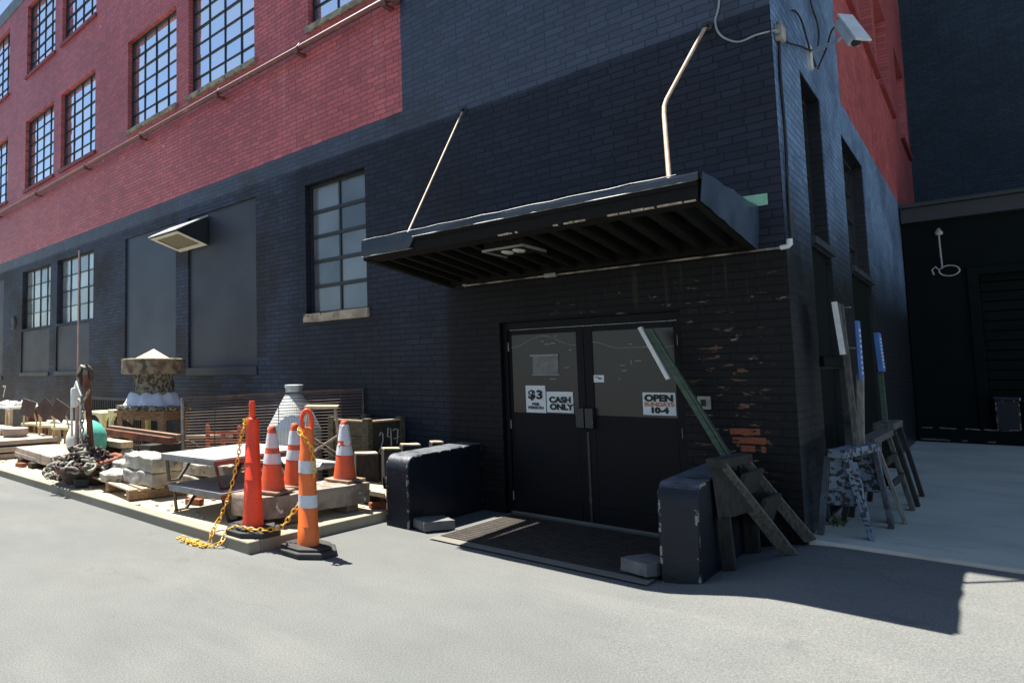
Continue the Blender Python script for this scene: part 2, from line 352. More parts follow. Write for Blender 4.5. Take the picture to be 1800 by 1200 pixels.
MAT['cap_stone'] = gen('stained cap stone', (0.27, 0.22, 0.15), (0.10, 0.065, 0.04), 7, 0.9, bump=0.9, bscale=30, bdist=0.015, chips=((0.05, 0.06, 0.03), 6, 0.62))
MAT['copper_pink'] = gen('peach cap', (0.38, 0.185, 0.105), (0.33, 0.15, 0.085), 5, 0.6)
MAT['plastic_white'] = gen('white plastic', (0.80, 0.80, 0.76), (0.7, 0.7, 0.65), 6, 0.5)
MAT['plastic_yellow'] = gen('pale yellow bench', (0.72, 0.70, 0.40), (0.6, 0.58, 0.32), 6, 0.6)
MAT['brown_board'] = gen('brown chair board', (0.085, 0.048, 0.034), (0.06, 0.035, 0.025), 6, 0.6)
MAT['pole_pink'] = gen('faded pole', (0.55, 0.40, 0.35), (0.45, 0.3, 0.26), 6, 0.7)
MAT['table_top'] = gen('bleached table board', (0.42, 0.42, 0.385), (0.28, 0.28, 0.255), 4, 0.75, stretch=(6, 1, 1))
MAT['table_shaded'] = gen('shaded table board', (0.26, 0.27, 0.28), (0.2, 0.2, 0.21), 5, 0.7, stretch=(1, 6, 1))  # the upper table's shade painted into a greyer copy of the board
MAT['table_edge'] = gen('red brown table edge', (0.26, 0.07, 0.045), (0.18, 0.05, 0.035), 8, 0.7)
MAT['cable'] = gen('black cable', (0.012, 0.012, 0.014), (0.016, 0.016, 0.018), 5, 0.5, bump=0)
MAT['cable_grey'] = gen('grey cable', (0.34, 0.35, 0.35), (0.28, 0.29, 0.29), 5, 0.5, bump=0)
MAT['garage'] = gen('dark green black paint', (0.0026, 0.0058, 0.0062), (0.0042, 0.008, 0.0084), 2, 0.7, spec=0.08)
MAT['fascia'] = gen('grey black fascia', (0.013, 0.017, 0.021), (0.018, 0.022, 0.027), 3, 0.5)
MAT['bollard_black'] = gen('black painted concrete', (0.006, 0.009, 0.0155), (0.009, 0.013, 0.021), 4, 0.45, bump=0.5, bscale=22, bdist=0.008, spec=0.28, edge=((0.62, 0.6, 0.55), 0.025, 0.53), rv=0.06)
def lit_tops(m, col, lo=0.6, hi=0.95):
    # sunlit brightness painted pale into the colour of upward faces
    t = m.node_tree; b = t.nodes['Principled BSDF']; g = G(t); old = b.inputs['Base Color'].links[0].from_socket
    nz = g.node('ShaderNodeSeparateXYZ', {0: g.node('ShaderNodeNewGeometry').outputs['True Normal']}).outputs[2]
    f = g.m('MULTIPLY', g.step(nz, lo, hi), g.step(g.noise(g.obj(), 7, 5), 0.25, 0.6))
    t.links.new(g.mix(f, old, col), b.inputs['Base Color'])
lit_tops(MAT['bollard_black'], (0.12, 0.13, 0.145))
MAT['leaf'] = gen('weed leaves', (0.05, 0.09, 0.03), (0.08, 0.11, 0.03), 9, 0.6, bump=0)
MAT['lamp_glass'] = gen('lamp glass', (0.62, 0.60, 0.52), (0.45, 0.43, 0.37), 4, 0.3, bump=0)
MAT['grille'] = gen('vent grille', (0.16, 0.15, 0.11), (0.2, 0.19, 0.14), 60, 0.7)
MAT['dirty_glass_door'] = None

def glass_mat(name, tint, refl, rough, milky):
    """old glass: dark behind, mirrors the sky; every pane a little different"""
    m, t, b = newmat(name); g = G(t)
    pos = g.node('ShaderNodeNewGeometry').outputs['Position']
    isl = g.node('ShaderNodeNewGeometry').outputs['Random Per Island']
    n = g.noise(pos, 1.1, 3)
    c = g.mix(g.step(g.m('ADD', g.m('MULTIPLY', isl, 0.5), g.m('MULTIPLY', n, 0.6)), 0.35, 0.8), tint, milky)
    t.links.new(c, b.inputs['Base Color']); b.inputs['Metallic'].default_value = refl
    t.links.new(g.m('ADD', g.m('MULTIPLY', isl, 0.05), rough), b.inputs['Roughness'])
    t.links.new(g.bump(g.noise(pos, 2.5, 2), 0.06, 0.02), b.inputs['Normal'])
    return m
MAT['pane'] = glass_mat('window pane', (0.78, 0.88, 0.96), 0.95, 0.03, (0.92, 0.93, 0.92))
MAT['pane_low'] = glass_mat('low window pane', (0.28, 0.32, 0.335), 0.6, 0.10, (0.46, 0.50, 0.50))
MAT['pane_grey'] = glass_mat('grey window pane', (0.095, 0.115, 0.13), 0.35, 0.12, (0.19, 0.215, 0.225))
MAT['pane_dark'] = glass_mat('dark window pane', (0.03, 0.035, 0.045), 0.5, 0.06, (0.06, 0.07, 0.085))
MAT['pane_door'] = glass_mat('blacked out door glass', (0.013, 0.013, 0.0145), 0.05, 0.2, (0.019, 0.019, 0.02))

def asphalt_mat():
    m, t, b = newmat('worn asphalt'); g = G(t)
    pos = g.node('ShaderNodeNewGeometry').outputs['Position']
    big = g.noise(pos, 0.35, 4); mid = g.noise(pos, 2.2, 5, 0.6); grit = g.noise(pos, 95, 2, 0.7)
    vor = g.node('ShaderNodeTexVoronoi', {'Vector': pos, 'Scale': 115.0}).outputs['Distance']
    c = g.mix(g.step(big, 0.3, 0.7), (0.112, 0.119, 0.116), (0.130, 0.136, 0.130))
    c = g.mix(0.6, c, g.mix(mid, (0.72, 0.72, 0.73), (1.22, 1.21, 1.19)), 'MULTIPLY')
    pale = g.step(g.noise(g.node('ShaderNodeMapping', {'Vector': pos, 'Rotation': (0, 0, 0.5), 'Scale': (0.5, 1.6, 1)}).outputs[0], 0.8, 5, 0.6), 0.5, 0.7)
    c = g.mix(g.m('MULTIPLY', pale, 0.35), c, (0.165, 0.168, 0.158))
    c = g.mix(0.55, c, g.mix(g.step(grit, 0.33, 0.68), (0.60, 0.60, 0.61), (1.32, 1.30, 1.26)), 'MULTIPLY')
    c = g.mix(g.m('MULTIPLY', g.step(g.noise(pos, 0.9, 3), 0.62, 0.72), 0.22), c, (0.075, 0.075, 0.078))
    # hairline cracks
    cr = g.node('ShaderNodeTexVoronoi', {'Vector': g.node('ShaderNodeVectorMath', {0: pos, 1: g.node('ShaderNodeVectorMath', {0: g.node('ShaderNodeTexNoise', {'Vector': pos, 'Scale': 1.8, 'Detail': 4.0}).outputs['Color'], 3: 0.55}, operation='SCALE').outputs[0]}, operation='ADD').outputs[0], 'Scale': 0.42}, feature='DISTANCE_TO_EDGE').outputs['Distance']
    crm = g.m('MULTIPLY', g.step(cr, 0.006, 0.002), g.step(g.noise(pos, 0.7, 2), 0.54, 0.60))
    c = g.mix(g.m('MULTIPLY', crm, 0.10), c, (0.04, 0.04, 0.04))
    oil = g.m('MULTIPLY', g.step(g.noise(pos, 1.6, 6, 0.7), 0.63, 0.70), g.step(g.noise(pos, 0.25, 2), 0.45, 0.6))
    c = g.mix(g.m('MULTIPLY', oil, 0.35), c, (0.07, 0.07, 0.072))
    spots = g.step(g.noise(pos, 13, 2), 0.74, 0.77)
    c = g.mix(g.m('MULTIPLY', spots, 0.4), c, (0.05, 0.05, 0.05))
    t.links.new(c, b.inputs['Base Color']); b.inputs['Roughness'].default_value = 0.88; b.inputs['Specular IOR Level'].default_value = 0.3
    t.links.new(g.bump(g.m('ADD', vor, g.m('MULTIPLY', grit, 1.0)), 0.45, 0.004), b.inputs['Normal'])
    return m
MAT['asphalt'] = asphalt_mat()
def slab_mat(name, a, b_, dark, board=False):
    m, t, b = newmat(name); g = G(t)
    pos = g.node('ShaderNodeNewGeometry').outputs['Position']
    big = g.noise(pos, 0.8, 5); mid = g.noise(g.node('ShaderNodeMapping', {'Vector': pos, 'Scale': (1.0, 3.0, 1)}).outputs[0], 2.5, 5); fine = g.noise(pos, 70, 2)
    c = g.mix(g.step(big, 0.35, 0.68), a, b_)
    c = g.mix(g.m('MULTIPLY', g.step(mid, 0.56, 0.72), 0.5), c, dark)
    c = g.mix(0.4, c, g.mix(fine, (0.6, 0.6, 0.6), (1.35, 1.35, 1.35)), 'MULTIPLY')
    t.links.new(c, b.inputs['Base Color']); b.inputs['Roughness'].default_value = 0.8
    t.links.new(g.bump(g.m('ADD', fine, mid), 0.3, 0.004), b.inputs['Normal'])
    return m
MAT['yard'] = slab_mat('sandy yard concrete', (0.50, 0.42, 0.255), (0.41, 0.34, 0.21), (0.26, 0.21, 0.14))
MAT['kerb'] = slab_mat('grey kerb concrete', (0.27, 0.245, 0.18), (0.21, 0.19, 0.14), (0.14, 0.125, 0.10))
MAT['alley'] = slab_mat('smooth alley concrete', (0.43, 0.45, 0.385), (0.33, 0.355, 0.305), (0.18, 0.195, 0.17))
MAT['apron'] = slab_mat('entrance apron concrete', (0.17, 0.16, 0.13), (0.125, 0.12, 0.105), (0.08, 0.078, 0.07))
MAT['edging'] = slab_mat('pale edging concrete', (0.62, 0.55, 0.44), (0.5, 0.44, 0.36), (0.3, 0.27, 0.22))

# ------------------------------------------------------------------ setting: ground
def S(x): x = max(0, min(1, x)); return x*x*(3-2*x)
def gz(x, y):
    """the asphalt ramps up towards the alley on the right"""
    return 0.165*S((x+0.68)/0.85)*S((y+3.4)/2.4)
def axis(lo, hi, d0, d1, step):
    a = []; v = d0
    while v < d1+1e-6: a.append(v); v += step
    s = step; v = d0; left = []
    while v > lo: s *= 1.6; v -= s; left.append(max(v, lo))
    s = step; v = a[-1]; right = []
    while v < hi: s *= 1.6; v += s; right.append(min(v, hi))
    return left[::-1]+a+right
xs = axis(-400, 400, -4, 3, 0.14); ys = axis(-400, 400, -7, 1, 0.14)
b = MB()
b.add([(x, y, gz(x, y)) for y in ys for x in xs], [(j*len(xs)+i, j*len(xs)+i+1, (j+1)*len(xs)+i+1, (j+1)*len(xs)+i) for j in range(len(ys)-1) for i in range(len(xs)-1)])
tag(b.build('asphalt_ground', MAT['asphalt'], smooth=60), kind='structure')
b = MB(); b.bb(-34, -3.42, -3.13, 0.02, -0.1, 0.1)
tag(b.build('yard_paving', MAT['yard']), kind='structure')
b = MB(); b.bb(-34, -3.25, -3.28, -3.13, -0.1, 0.104); b.bb(-3.42, -3.25, -3.13, 0.0, -0.1, 0.104)
tag(b.build('yard_kerb', MAT['kerb'], bevel=0.012), kind='structure')
b = MB(); b.bb(0.0, 30, 0.07, 12.4, -0.1, 0.183)
tag(b.build('alley_paving', MAT['alley']), kind='structure')
b = MB(); b.bb(0.015, 30, 0.0, 0.07, -0.1, 0.187)
tag(b.build('paving_edge', MAT['edging'], bevel=0.006), kind='structure')
b = MB(); ax = [-2.50+i*0.08 for i in range(24)]; ay = [-1.655+i*0.1 for i in range(19)]
b.add([(x, min(y, 0.12), gz(x, y)+0.014) for y in ay for x in ax], [(j*len(ax)+i, j*len(ax)+i+1, (j+1)*len(ax)+i+1, (j+1)*len(ax)+i) for j in range(len(ay)-1) for i in range(len(ax)-1)])
tag(b.build('entrance_apron', MAT['apron'], smooth=60), kind='structure')

# ------------------------------------------------------------------ main building
bld = thing('warehouse_building', 'red and black painted brick warehouse with rows of gridded windows and double doors', 'building', (0, 0, 0))
def P(axis, u, z, d):      # d = distance into the wall
    return (u, d, z) if axis == 'x' else (-d, u, z)
def wall(mat, axis, u0, u1, z0, z1, holes, nm='brick_wall'):
    us = sorted({u0, u1, *[h[0] for h in holes], *[h[1] for h in holes]}); zs = sorted({z0, z1, *[h[2] for h in holes], *[h[3] for h in holes]})
    b = MB()
    for i in range(len(us)-1):
        for j in range(len(zs)-1):
            cu = (us[i]+us[i+1])/2; cz = (zs[j]+zs[j+1])/2
            if any(h[0] < cu < h[1] and h[2] < cz < h[3] for h in holes): continue
            b.quad(P(axis, us[i], zs[j], 0), P(axis, us[i+1], zs[j], 0), P(axis, us[i+1], zs[j+1], 0), P(axis, us[i], zs[j+1], 0))
    for (a0, a1, b0, b1, dp) in holes:
        for (p, q, r_, s_) in (((a0, b0), (a1, b0), 0, 0), ((a0, b1), (a1, b1), 0, 0), ((a0, b0), (a0, b1), 0, 0), ((a1, b0), (a1, b1), 0, 0)):
            b.quad(P(axis, *p, 0), P(axis, *q, 0), P(axis, *q, dp), P(axis, *p, dp))
    me_o = b.build(nm, mat, bld)
    return me_o
BAY = [(-11.0, -9.11), (-8.70, -6.78), (-14.42, -12.52), (-16.80, -14.86), (-20.12, -18.2), (-5.52, -3.6)]
TOPB = BAY[2:5]
GW = [(-5.64, -4.48, 2.50, 4.49), (-16.84, -14.93, 2.94, 4.60), (-14.52, -12.53, 2.94, 4.60)]
FILL = [(-16.86, -14.96, 1.72, 2.88), (-14.54, -12.72, 1.73, 2.88), (-11.06, -9.13, 1.82, 4.58), (-8.72, -6.78, 1.73, 4.58), (-20.3, -18.3, 1.62, 4.6)]
DOOR = (-2.58, -0.80, -0.2, 2.16)
WD = 0.20
fh = [(a, c, 6.97, 9.01, WD) for a, c in BAY] + [(a, c, 10.37, 12.5, WD) for a, c in TOPB] + [g_+(WD,) for g_ in GW] + [f_+(0.06,) for f_ in FILL] + [DOOR+(0.14,)]
wall(MAT['brick_front'], 'x', -34, 0, -0.3, 12.84, fh)
SWN = [(1.26, 2.42, 2.90, 4.60), (3.93, 6.0, 2.90, 4.60)]
RED_S = [(7.35, 9.3, 7.05, 9.15), (9.75, 12.2, 7.05, 9.15), (14.0, 16.4, 7.05, 9.15), (4.3, 6.6, 7.05, 9.15)]
SF = [(1.24, 2.45, 1.72, 2.82), (1.24, 2.45, 0.2, 1.60), (3.95, 6.05, 0.2, 2.82)]
sh = [a+(WD,) for a in SWN] + [a+(0.28,) for a in RED_S] + [a+(0.07,) for a in SF]
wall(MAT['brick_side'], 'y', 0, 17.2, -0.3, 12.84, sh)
b = MB(); b.bb(-34, -0.001, 0.002, 17.2, 12.84, 13.0); tag(b.build('roof', MAT['parapet'], bld))
b = MB(); b.bb(-34.0, 0.03, -0.03, 0.25, 12.84, 13.24); b.bb(-0.25, 0.03, 0.25, 17.2, 12.84, 13.24); b.build('parapet', MAT['parapet'], bld, bevel=0.01)

def window(axis, u0, u1, z0, z1, cols, rows, pane, depth=0.13, sill=None, thick=(), mb=0.0145):
    """steel sash window: frame with glazing bars, one pane sheet per light"""
    f = MB(); fw = 0.036
    def bx(a0, a1, b0, b1, d0, d1):
        p = P(axis, a0, b0, d0); q = P(axis, a1, b1, d1)
        f.bb(min(p[0], q[0]), max(p[0], q[0]), min(p[1], q[1]), max(p[1], q[1]), min(p[2], q[2]), max(p[2], q[2]))
    e = 0.003
    bx(u0+e, u0+fw, z0+e, z1-e, depth-0.02, depth+0.04); bx(u1-fw, u1-e, z0+e, z1-e, depth-0.02, depth+0.04)
    bx(u0+fw, u1-fw, z1-fw, z1-e, depth-0.018, depth+0.04); bx(u0+fw, u1-fw, z0+e, z0+fw, depth-0.018, depth+0.04)
    us = [u0+fw+(u1-u0-2*fw)*i/cols for i in range(cols+1)]; zs = [z0+fw+(z1-z0-2*fw)*j/rows for j in range(rows+1)]
    for u in us[1:-1]: bx(u-mb/2, u+mb/2, z0+fw, z1-fw, depth-0.004, depth+0.03)
    for j, z in enumerate(zs[1:-1]):
        h = mb/2*(1.7 if (j+1) in thick else 1); bx(u0+fw, u1-fw, z-h, z+h, depth-0.008, depth+0.028)
    fr = f.build('window', MAT['steel_sash'], bld)
    g = MB()
    for i in range(cols):
        for j in range(rows):
            d = [depth+0.02+random.uniform(-0.004, 0.004) for _ in range(4)]
            g.quad(P(axis, us[i], zs[j], d[0]), P(axis, us[i+1], zs[j], d[1]), P(axis, us[i+1], zs[j+1], d[0]+(d[2]-d[0])*0.6), P(axis, us[i], zs[j+1], d[2]))
    # triangulation of warped quads is fine: old glass is not flat
    g.build('pane', pane, fr)
    if sill:
        s = MB(); mt, hh, pr = sill
        p = P(axis, u0-0.04, z0-hh, -pr); q = P(axis, u1+0.04, z0, depth-0.022)
        if mt is MAT['stone_sill']:
            s.rock(((p[0]+q[0])/2, (p[1]+q[1])/2, (p[2]+q[2])/2), (abs(q[0]-p[0]), abs(q[1]-p[1]), hh), 0, 0.012, 7, 5, seed=u0)
        else: s.bb(min(p[0], q[0]), max(p[0], q[0]), min(p[1], q[1]), max(p[1], q[1]), p[2], q[2])
        s.build('sill', mt, fr)
    return fr
for k, (a, c) in enumerate(BAY):
    stone = k in (0, 1, 5)
    window('x', a, c, 6.97, 9.01, 4, 6, MAT['pane'], sill=(MAT['stone_sill'], 0.10, 0.05) if stone else (MAT['red_paint'], 0.09, 0.05), thick=(2, 4))
for a, c in TOPB: window('x', a, c, 10.37, 12.5, 4, 6, MAT['pane'], sill=(MAT['red_paint'], 0.09, 0.05), thick=(2, 4))
window('x', *GW[0], 2, 5, MAT['pane_grey'], sill=(MAT['stone_sill'], 0.13, 0.05), thick=(1, 2, 3, 4), mb=0.03)
window('x', *GW[1], 4, 4, MAT['pane_low'], thick=(2,)); window('x', *GW[2], 4, 4, MAT['pane_low'], thick=(2,))
for s_ in SWN: window('y', *s_, 2 if s_[1] < 3 else 3, 4, MAT['pane_dark'], depth=0.14, sill=(MAT['panel'], 0.07, 0.04))
for s_ in RED_S: window('y', *s_, 4, 6, MAT['pane_dark'], depth=0.2, sill=(MAT['red_paint'], 0.1, 0.06))
def infill(axis, u0, u1, z0, z1, d, mat, ledge=None, lm=None):
    b = MB(); p = P(axis, u0, z0, d); q = P(axis, u1, z1, d+0.05)
    b.bb(min(p[0], q[0]), max(p[0], q[0]), min(p[1], q[1]), max(p[1], q[1]), z0, z1); o = b.build('infill_panel', mat, bld)
    if ledge:
        b = MB(); p = P(axis, u0-0.02, z0-ledge, -0.035); q = P(axis, u1+0.02, z0-0.002, 0.05)
        b.bb(min(p[0], q[0]), max(p[0], q[0]), min(p[1], q[1]), max(p[1], q[1]), z0-ledge, z0-0.002); b.build('sill', lm or MAT['panel'], o, bevel=0.008)
infill('x', *FILL[0], 0.035, MAT['panel'], 0.1); infill('x', *FILL[1], 0.035, MAT['panel'], 0.1)
infill('x', *FILL[2], 0.045, MAT['panel_blue'], 0.1); infill('x', *FILL[3], 0.045, MAT['panel'], 0.14); infill('x', *FILL[4], 0.045, MAT['panel'], 0.1)
infill('y', *SF[0], 0.05, MAT['garage'], 0.1, MAT['garage']); infill('y', *SF[1], 0.05, MAT['garage']); infill('y', *SF[2], 0.05, MAT['garage'])

# double door
DY = 0.115
b = MB()
b.bb(-2.578, -2.53, DY-0.05, DY+0.02, 0.0, 2.157); b.bb(-0.85, -0.802, DY-0.05, DY+0.02, 0.0, 2.157); b.bb(-2.53, -0.85, DY-0.048, DY+0.02, 2.075, 2.157)
b.build('door_frame', MAT['door'], bld, bevel=0.004)
for sgn, (x0, x1, gx0, gx1, z0, z1) in enumerate(((-2.526, -1.712, -2.50, -1.785, 1.135, 2.015), (-1.706, -0.854, -1.625, -0.89, 1.135, 2.01))):
    d = MB(); y0, y1 = DY-0.02, DY+0.02
    d.bb(x0, gx0, y0, y1, 0.012, 2.072); d.bb(gx1, x1, y0, y1, 0.012, 2.072)
    d.bb(gx0, gx1, y0, y1, z1, 2.072); d.bb(gx0, gx1, y0+0.001, y1, 0.20, z0); d.bb(gx0, gx1, y0-0.004, y1, 0.012, 0.20)
    leaf = d.build('door', MAT['door'], bld, bevel=0.003)
    g = MB(); g.quad((gx0, DY-0.008, z0), (gx1, DY-0.008, z0), (gx1, DY-0.008, z1), (gx0, DY-0.008, z1)); g.build('glass', MAT['pane_door'], leaf)
    h = MB(); hx = -1.755 if sgn == 0 else -1.665
    h.bb(hx-0.04, hx+0.04, DY-0.085, DY-0.02, 1.0, 1.21); h.build('handle', MAT['black_metal'], leaf, bevel=0.006)
    hg = MB(); hxx = x0-0.004 if sgn == 0 else x1+0.004
    for hz in (1.88, 1.0, 0.2): hg.tube([(hxx, DY-0.028, hz-0.05), (hxx, DY-0.028, hz+0.05)], 0.009, 8)
    hg.build('hinge', MAT['grey_metal'], leaf)
    tp = MB()                                        # bits of old tape left on the glass
    for _ in range(9):
        tx = random.uniform(gx0+0.06, gx1-0.08); tz = random.uniform(z0+0.36, z1-0.04); ln = random.choice((0.03, 0.05, 0.06))
        if random.random() < 0.8: tp.bb(tx, tx+ln, DY-0.012, DY-0.0095, tz, tz+0.008)
        else: tp.bb(tx, tx+0.007, DY-0.012, DY-0.0095, tz, tz+ln)
    tag(tp.build('tape_scraps', MAT['tape'], leaf), kind='stuff')
    wv = MB(); pts = [(gx0+(gx1-gx0)*i/14, DY-0.012, (1.87+0.12*math.sin(math.pi*i/14)**2) if sgn == 0 else (1.90-0.075*S(i/5.0))) for i in range(15)]
    wv.tube(pts, 0.0035, 5); wv.build('sagging_wire', MAT['tape'], leaf)
b = MB(); b.bb(-2.55, -0.83, 0.06, 0.2, 0.0, 0.03); b.build('threshold', MAT['apron'], bld, bevel=0.006)
b = MB(); b.bb(-1.712, -1.69, DY-0.03, DY-0.02, 0.02, 0.96); b.build('astragal', MAT['black_metal'], bld)

# ------------------------------------------------------------------ low garage and dark rear building
gar = thing('garage_building', 'low black building with a flat roof and slatted garage door ending the alley', 'building', (0.02, 11.9, 0.18))
b = MB(); b.bb(0.02, 0.95, 11.9, 12.3, 0.0, 4.6); b.bb(0.95, 3.9, 11.9, 12.3, 3.5, 4.6); b.bb(3.9, 14, 11.9, 12.3, 0, 4.6); b.bb(0.02, 14, 12.3, 16.9, 0.0, 4.6)
b.build('wall', MAT['garage'], gar)
b = MB(); b.bb(0.02, 14, 11.72, 16.9, 4.6, 4.9); b.bb(0.02, 14, 11.64, 16.9, 4.9, 4.98); b.build('roof_fascia', MAT['fascia'], gar, bevel=0.01)
b = MB()
for k in range(16): b.bb(1.0, 3.85, 12.06+0.004*(k % 2), 12.2, 0.46+0.19*k, 0.46+0.19*k+0.176)
b.build('garage_door', MAT['garage'], gar, bevel=0.012)
b = MB(); b.bb(0.85, 1.0, 11.86, 12.05, 0.45, 3.6); b.bb(0.85, 4.0, 11.855, 12.05, 3.45, 3.6); b.build('door_surround', MAT['garage'], gar, bevel=0.006)
b = MB(); b.bb(0.02, 14, 11.72, 11.9, 0.0, 0.46); b.build('plinth', MAT['garage'], gar, bevel=0.02)
b = MB()
for _ in range(26): x = random.uniform(0.1, 2.2); b.rock((x, 11.715, random.choice((0.46, 0.23))), (random.uniform(0.05, 0.2), 0.02, 0.025), 0, 0.01, 2, 9, _)
b.build('chipped_edge', MAT['paver'], gar)
rear = MB(); rear.bb(-0.6, 16, 17.05, 20, 0, 21)
tag(rear.build('rear_building', MAT['brick_dark'], loc=(8, 18.5, 0)), 'tall plain dark brick building rising behind the low garage', 'building')
for i, (x0, x1, hh) in enumerate(((1.06, 1.36, 0.62), (1.42, 1.85, 0.56))):
    t_ = thing('storage_bin', ('narrower dark storage bin left of its neighbour on the plinth by the garage door', 'wider dark storage bin right of its neighbour on the plinth by the garage door')[i], 'storage bin', ((x0+x1)/2, 11.72, 0.46), 'dark bins by the garage door')
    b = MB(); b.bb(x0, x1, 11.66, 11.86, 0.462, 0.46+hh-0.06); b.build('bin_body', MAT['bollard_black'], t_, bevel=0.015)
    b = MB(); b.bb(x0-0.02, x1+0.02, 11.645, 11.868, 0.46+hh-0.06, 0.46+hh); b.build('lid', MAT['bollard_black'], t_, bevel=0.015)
cl = thing('hanging_cable', 'looped grey cable hanging from a small lamp socket on the garage wall', 'cable', (0.53, 11.86, 4.4))
b = MB(); b.lathe((0.53, 11.82, 4.30), [(0.05, 0), (0.06, 0.05), (0.035, 0.09), (0.02, 0.13)], 12); b.build('socket', MAT['concrete'], cl, smooth=40)
b = MB(); pts = [(0.53, 11.8, 4.3), (0.53, 11.8, 4.1), (0.535, 11.79, 3.85), (0.54, 11.79, 3.62)]
for k in range(17): a = math.pi*0.9-2*math.pi*k/16*0.98; pts.append((0.63+0.13*math.cos(a)*1.05, 11.78-k*0.002, 3.56+0.105*math.sin(a)))
pts += [(0.45, 11.75, 3.66), (0.40, 11.75, 3.60), (0.42, 11.75, 3.5)]
b.tube(pts, 0.013, 7); b.build('cable_loop', MAT['cable_grey'], cl, smooth=50)

# ------------------------------------------------------------------ canopy over the door
can = thing('entrance_canopy', 'black entrance canopy with dented metal flashing hung from two tie rods over the double door', 'canopy', (-1.67, -0.9, 2.7))
x0, x1, yf = -3.18, -0.20, -1.68
def und(y): return 2.64 + (2.79-2.64)*(-y/1.68)     # underside rises to the front
b = MB()                                             # fascia: stepped face with a drip lip
b.prism([(x0, yf, 2.79), (x0, yf, 2.90), (x0, yf+0.05, 2.90), (x0, yf+0.05, 2.79)], (x1-x0, 0, 0))
b.prism([(x0, yf-0.02, 2.895), (x0, yf-0.02, 2.925), (x0, yf+0.05, 2.925), (x0, yf+0.05, 2.895)], (x1-x0, 0, 0))
b.build('fascia', MAT['canopy_black'], can, bevel=0.004)
b = MB(); n = 46; vs = []                            # dented sheet flashing over the top edge
for i in range(n+1):
    x = x0-0.012+(x1-x0+0.024)*i/n
    dnt = 0.018*mnoise.noise(Vector((x*3.1, 0, 4)))+0.008*mnoise.noise(Vector((x*9, 2, 4)))
    lo = 2.926 if x > x0+0.62 else 2.815
    for (yy, zz) in ((yf-0.026+dnt*0.4, lo), (yf-0.034+dnt, (lo+2.99)/2), (yf-0.028+dnt*0.6, 2.985+dnt*0.35), (yf+0.02, 2.995+dnt*0.5), (yf+0.3, 3.0+dnt*0.3)): vs.append((x, yy, zz))
b.add(vs, [(i*5+k, (i+1)*5+k, (i+1)*5+k+1, i*5+k+1) for i in range(n) for k in range(4)])
b.build('flashing', MAT['canopy_sheet'], can, smooth=50)
for xx, sg in ((x0, -1), (x1, 1)):
    b = MB(); rows = []; ny, nz = 14, 4
    for i in range(ny+1):
        y = yf+(0-yf-0.004)*i/ny; zt = 2.99+(3.015-2.99)*i/ny+0.012*mnoise.noise(Vector((i*0.5, 1, 1))); zb = und(y)-0.01
        for k in range(nz+1):
            z = zb+(zt-zb)*k/nz
            rows.append((xx+sg*(0.012+0.02*max(0, mnoise.noise(Vector((y*4, z*3, sg)))) + 0.02*(k/nz)*(1 if sg > 0 else 0.3)), y, z))
    b.add(rows, [(i*(nz+1)+k, (i+1)*(nz+1)+k, (i+1)*(nz+1)+k+1, i*(nz+1)+k+1) for i in range(ny) for k in range(nz)])
    b.build('side_sheet', MAT['canopy_side'], can, smooth=50)
    b = MB(); b.prism([(xx, yf+0.055, 2.775), (xx, -0.003, 2.63), (xx, -0.003, 2.75), (xx, yf+0.055, 2.88)], (-sg*0.05, 0, 0)); b.build('side_beam', MAT['canopy_black'], can)
b = MB(); b.quad((x0+0.01, yf+0.03, 2.97), (x1-0.01, yf+0.03, 2.97), (x1-0.01, -0.002, 3.0), (x0+0.01, -0.002, 3.0)); b.quad((x0+0.01, yf+0.03, 2.955), (x0+0.01, -0.002, 2.985), (x1-0.01, -0.002, 2.985), (x1-0.01, yf+0.03, 2.955))
b.build('roof_deck', MAT['canopy_black'], can)
b = MB(); b.prism([(x0+0.05, yf+0.05, 2.785), (x0+0.05, yf+0.17, 2.776), (x0+0.05, yf+0.17, 2.86), (x0+0.05, yf+0.05, 2.86)], (x1-x0-0.1, 0, 0)); b.build('front_beam', MAT['canopy_black'], can, bevel=0.004)
b = MB(); b.prism([(x0+0.05, -0.12, 2.653), (x0+0.05, -0.004, 2.643), (x0+0.05, -0.004, 2.80), (x0+0.05, -0.12, 2.80)], (x1-x0-0.1, 0, 0)); b.build('wall_beam', MAT['canopy_black'], can)
jn = 15
for k in range(jn):
    x = x0+0.16+(x1-x0-0.36)*k/(jn-1); b = MB()
    b.prism([(x, yf+0.18, und(yf+0.18)+0.012), (x, -0.13, und(-0.13)+0.014), (x, -0.13, 2.80), (x, yf+0.18, 2.87)], (0.045, 0, 0)); b.build('joist', MAT['canopy_black'], can)
# strips where the paint has worn off the lips
for (a, c) in ((0.80, 1.02), (0.66, 0.76), (0.50, 0.56)):
    s0 = x0+(x1-x0)*a; s1 = min(x0+(x1-x0)*c, x1-0.002); m_ = 7
    for k in range(m_):
        if random.random() < 0.82:
            q0 = s0+(s1-s0)*k/m_; b = MB(); b.bb(q0, q0+(s1-s0)/m_*random.uniform(0.75, 1.0), yf-0.0035, yf+0.02, 2.7865, 2.7865+random.uniform(0.009, 0.016)); b.build('bare_edge', MAT['pale_wear'], can)
b = MB(); b.tube([(x0+0.62, yf-0.03, 2.927), (x1, yf-0.03, 2.927)], 0.005, 6); b.tube([(x0-0.01, yf-0.03, 2.812), (x0+0.62, yf-0.03, 2.812)], 0.006, 6); b.tube([(x0+0.01+0.15*k, yf-0.024, 2.995+0.004*math.sin(k*2.3)) for k in range(20)], 0.004, 6)
b.build('metal_lip', MAT['lip'], can, smooth=50)
b = MB()                                             # floodlight box let in between the joists
b.bb(-1.97, -1.60, -1.42, -0.98, 2.725, 2.80); lb = b.build('lamp', MAT['canopy_black'], can, bevel=0.006)
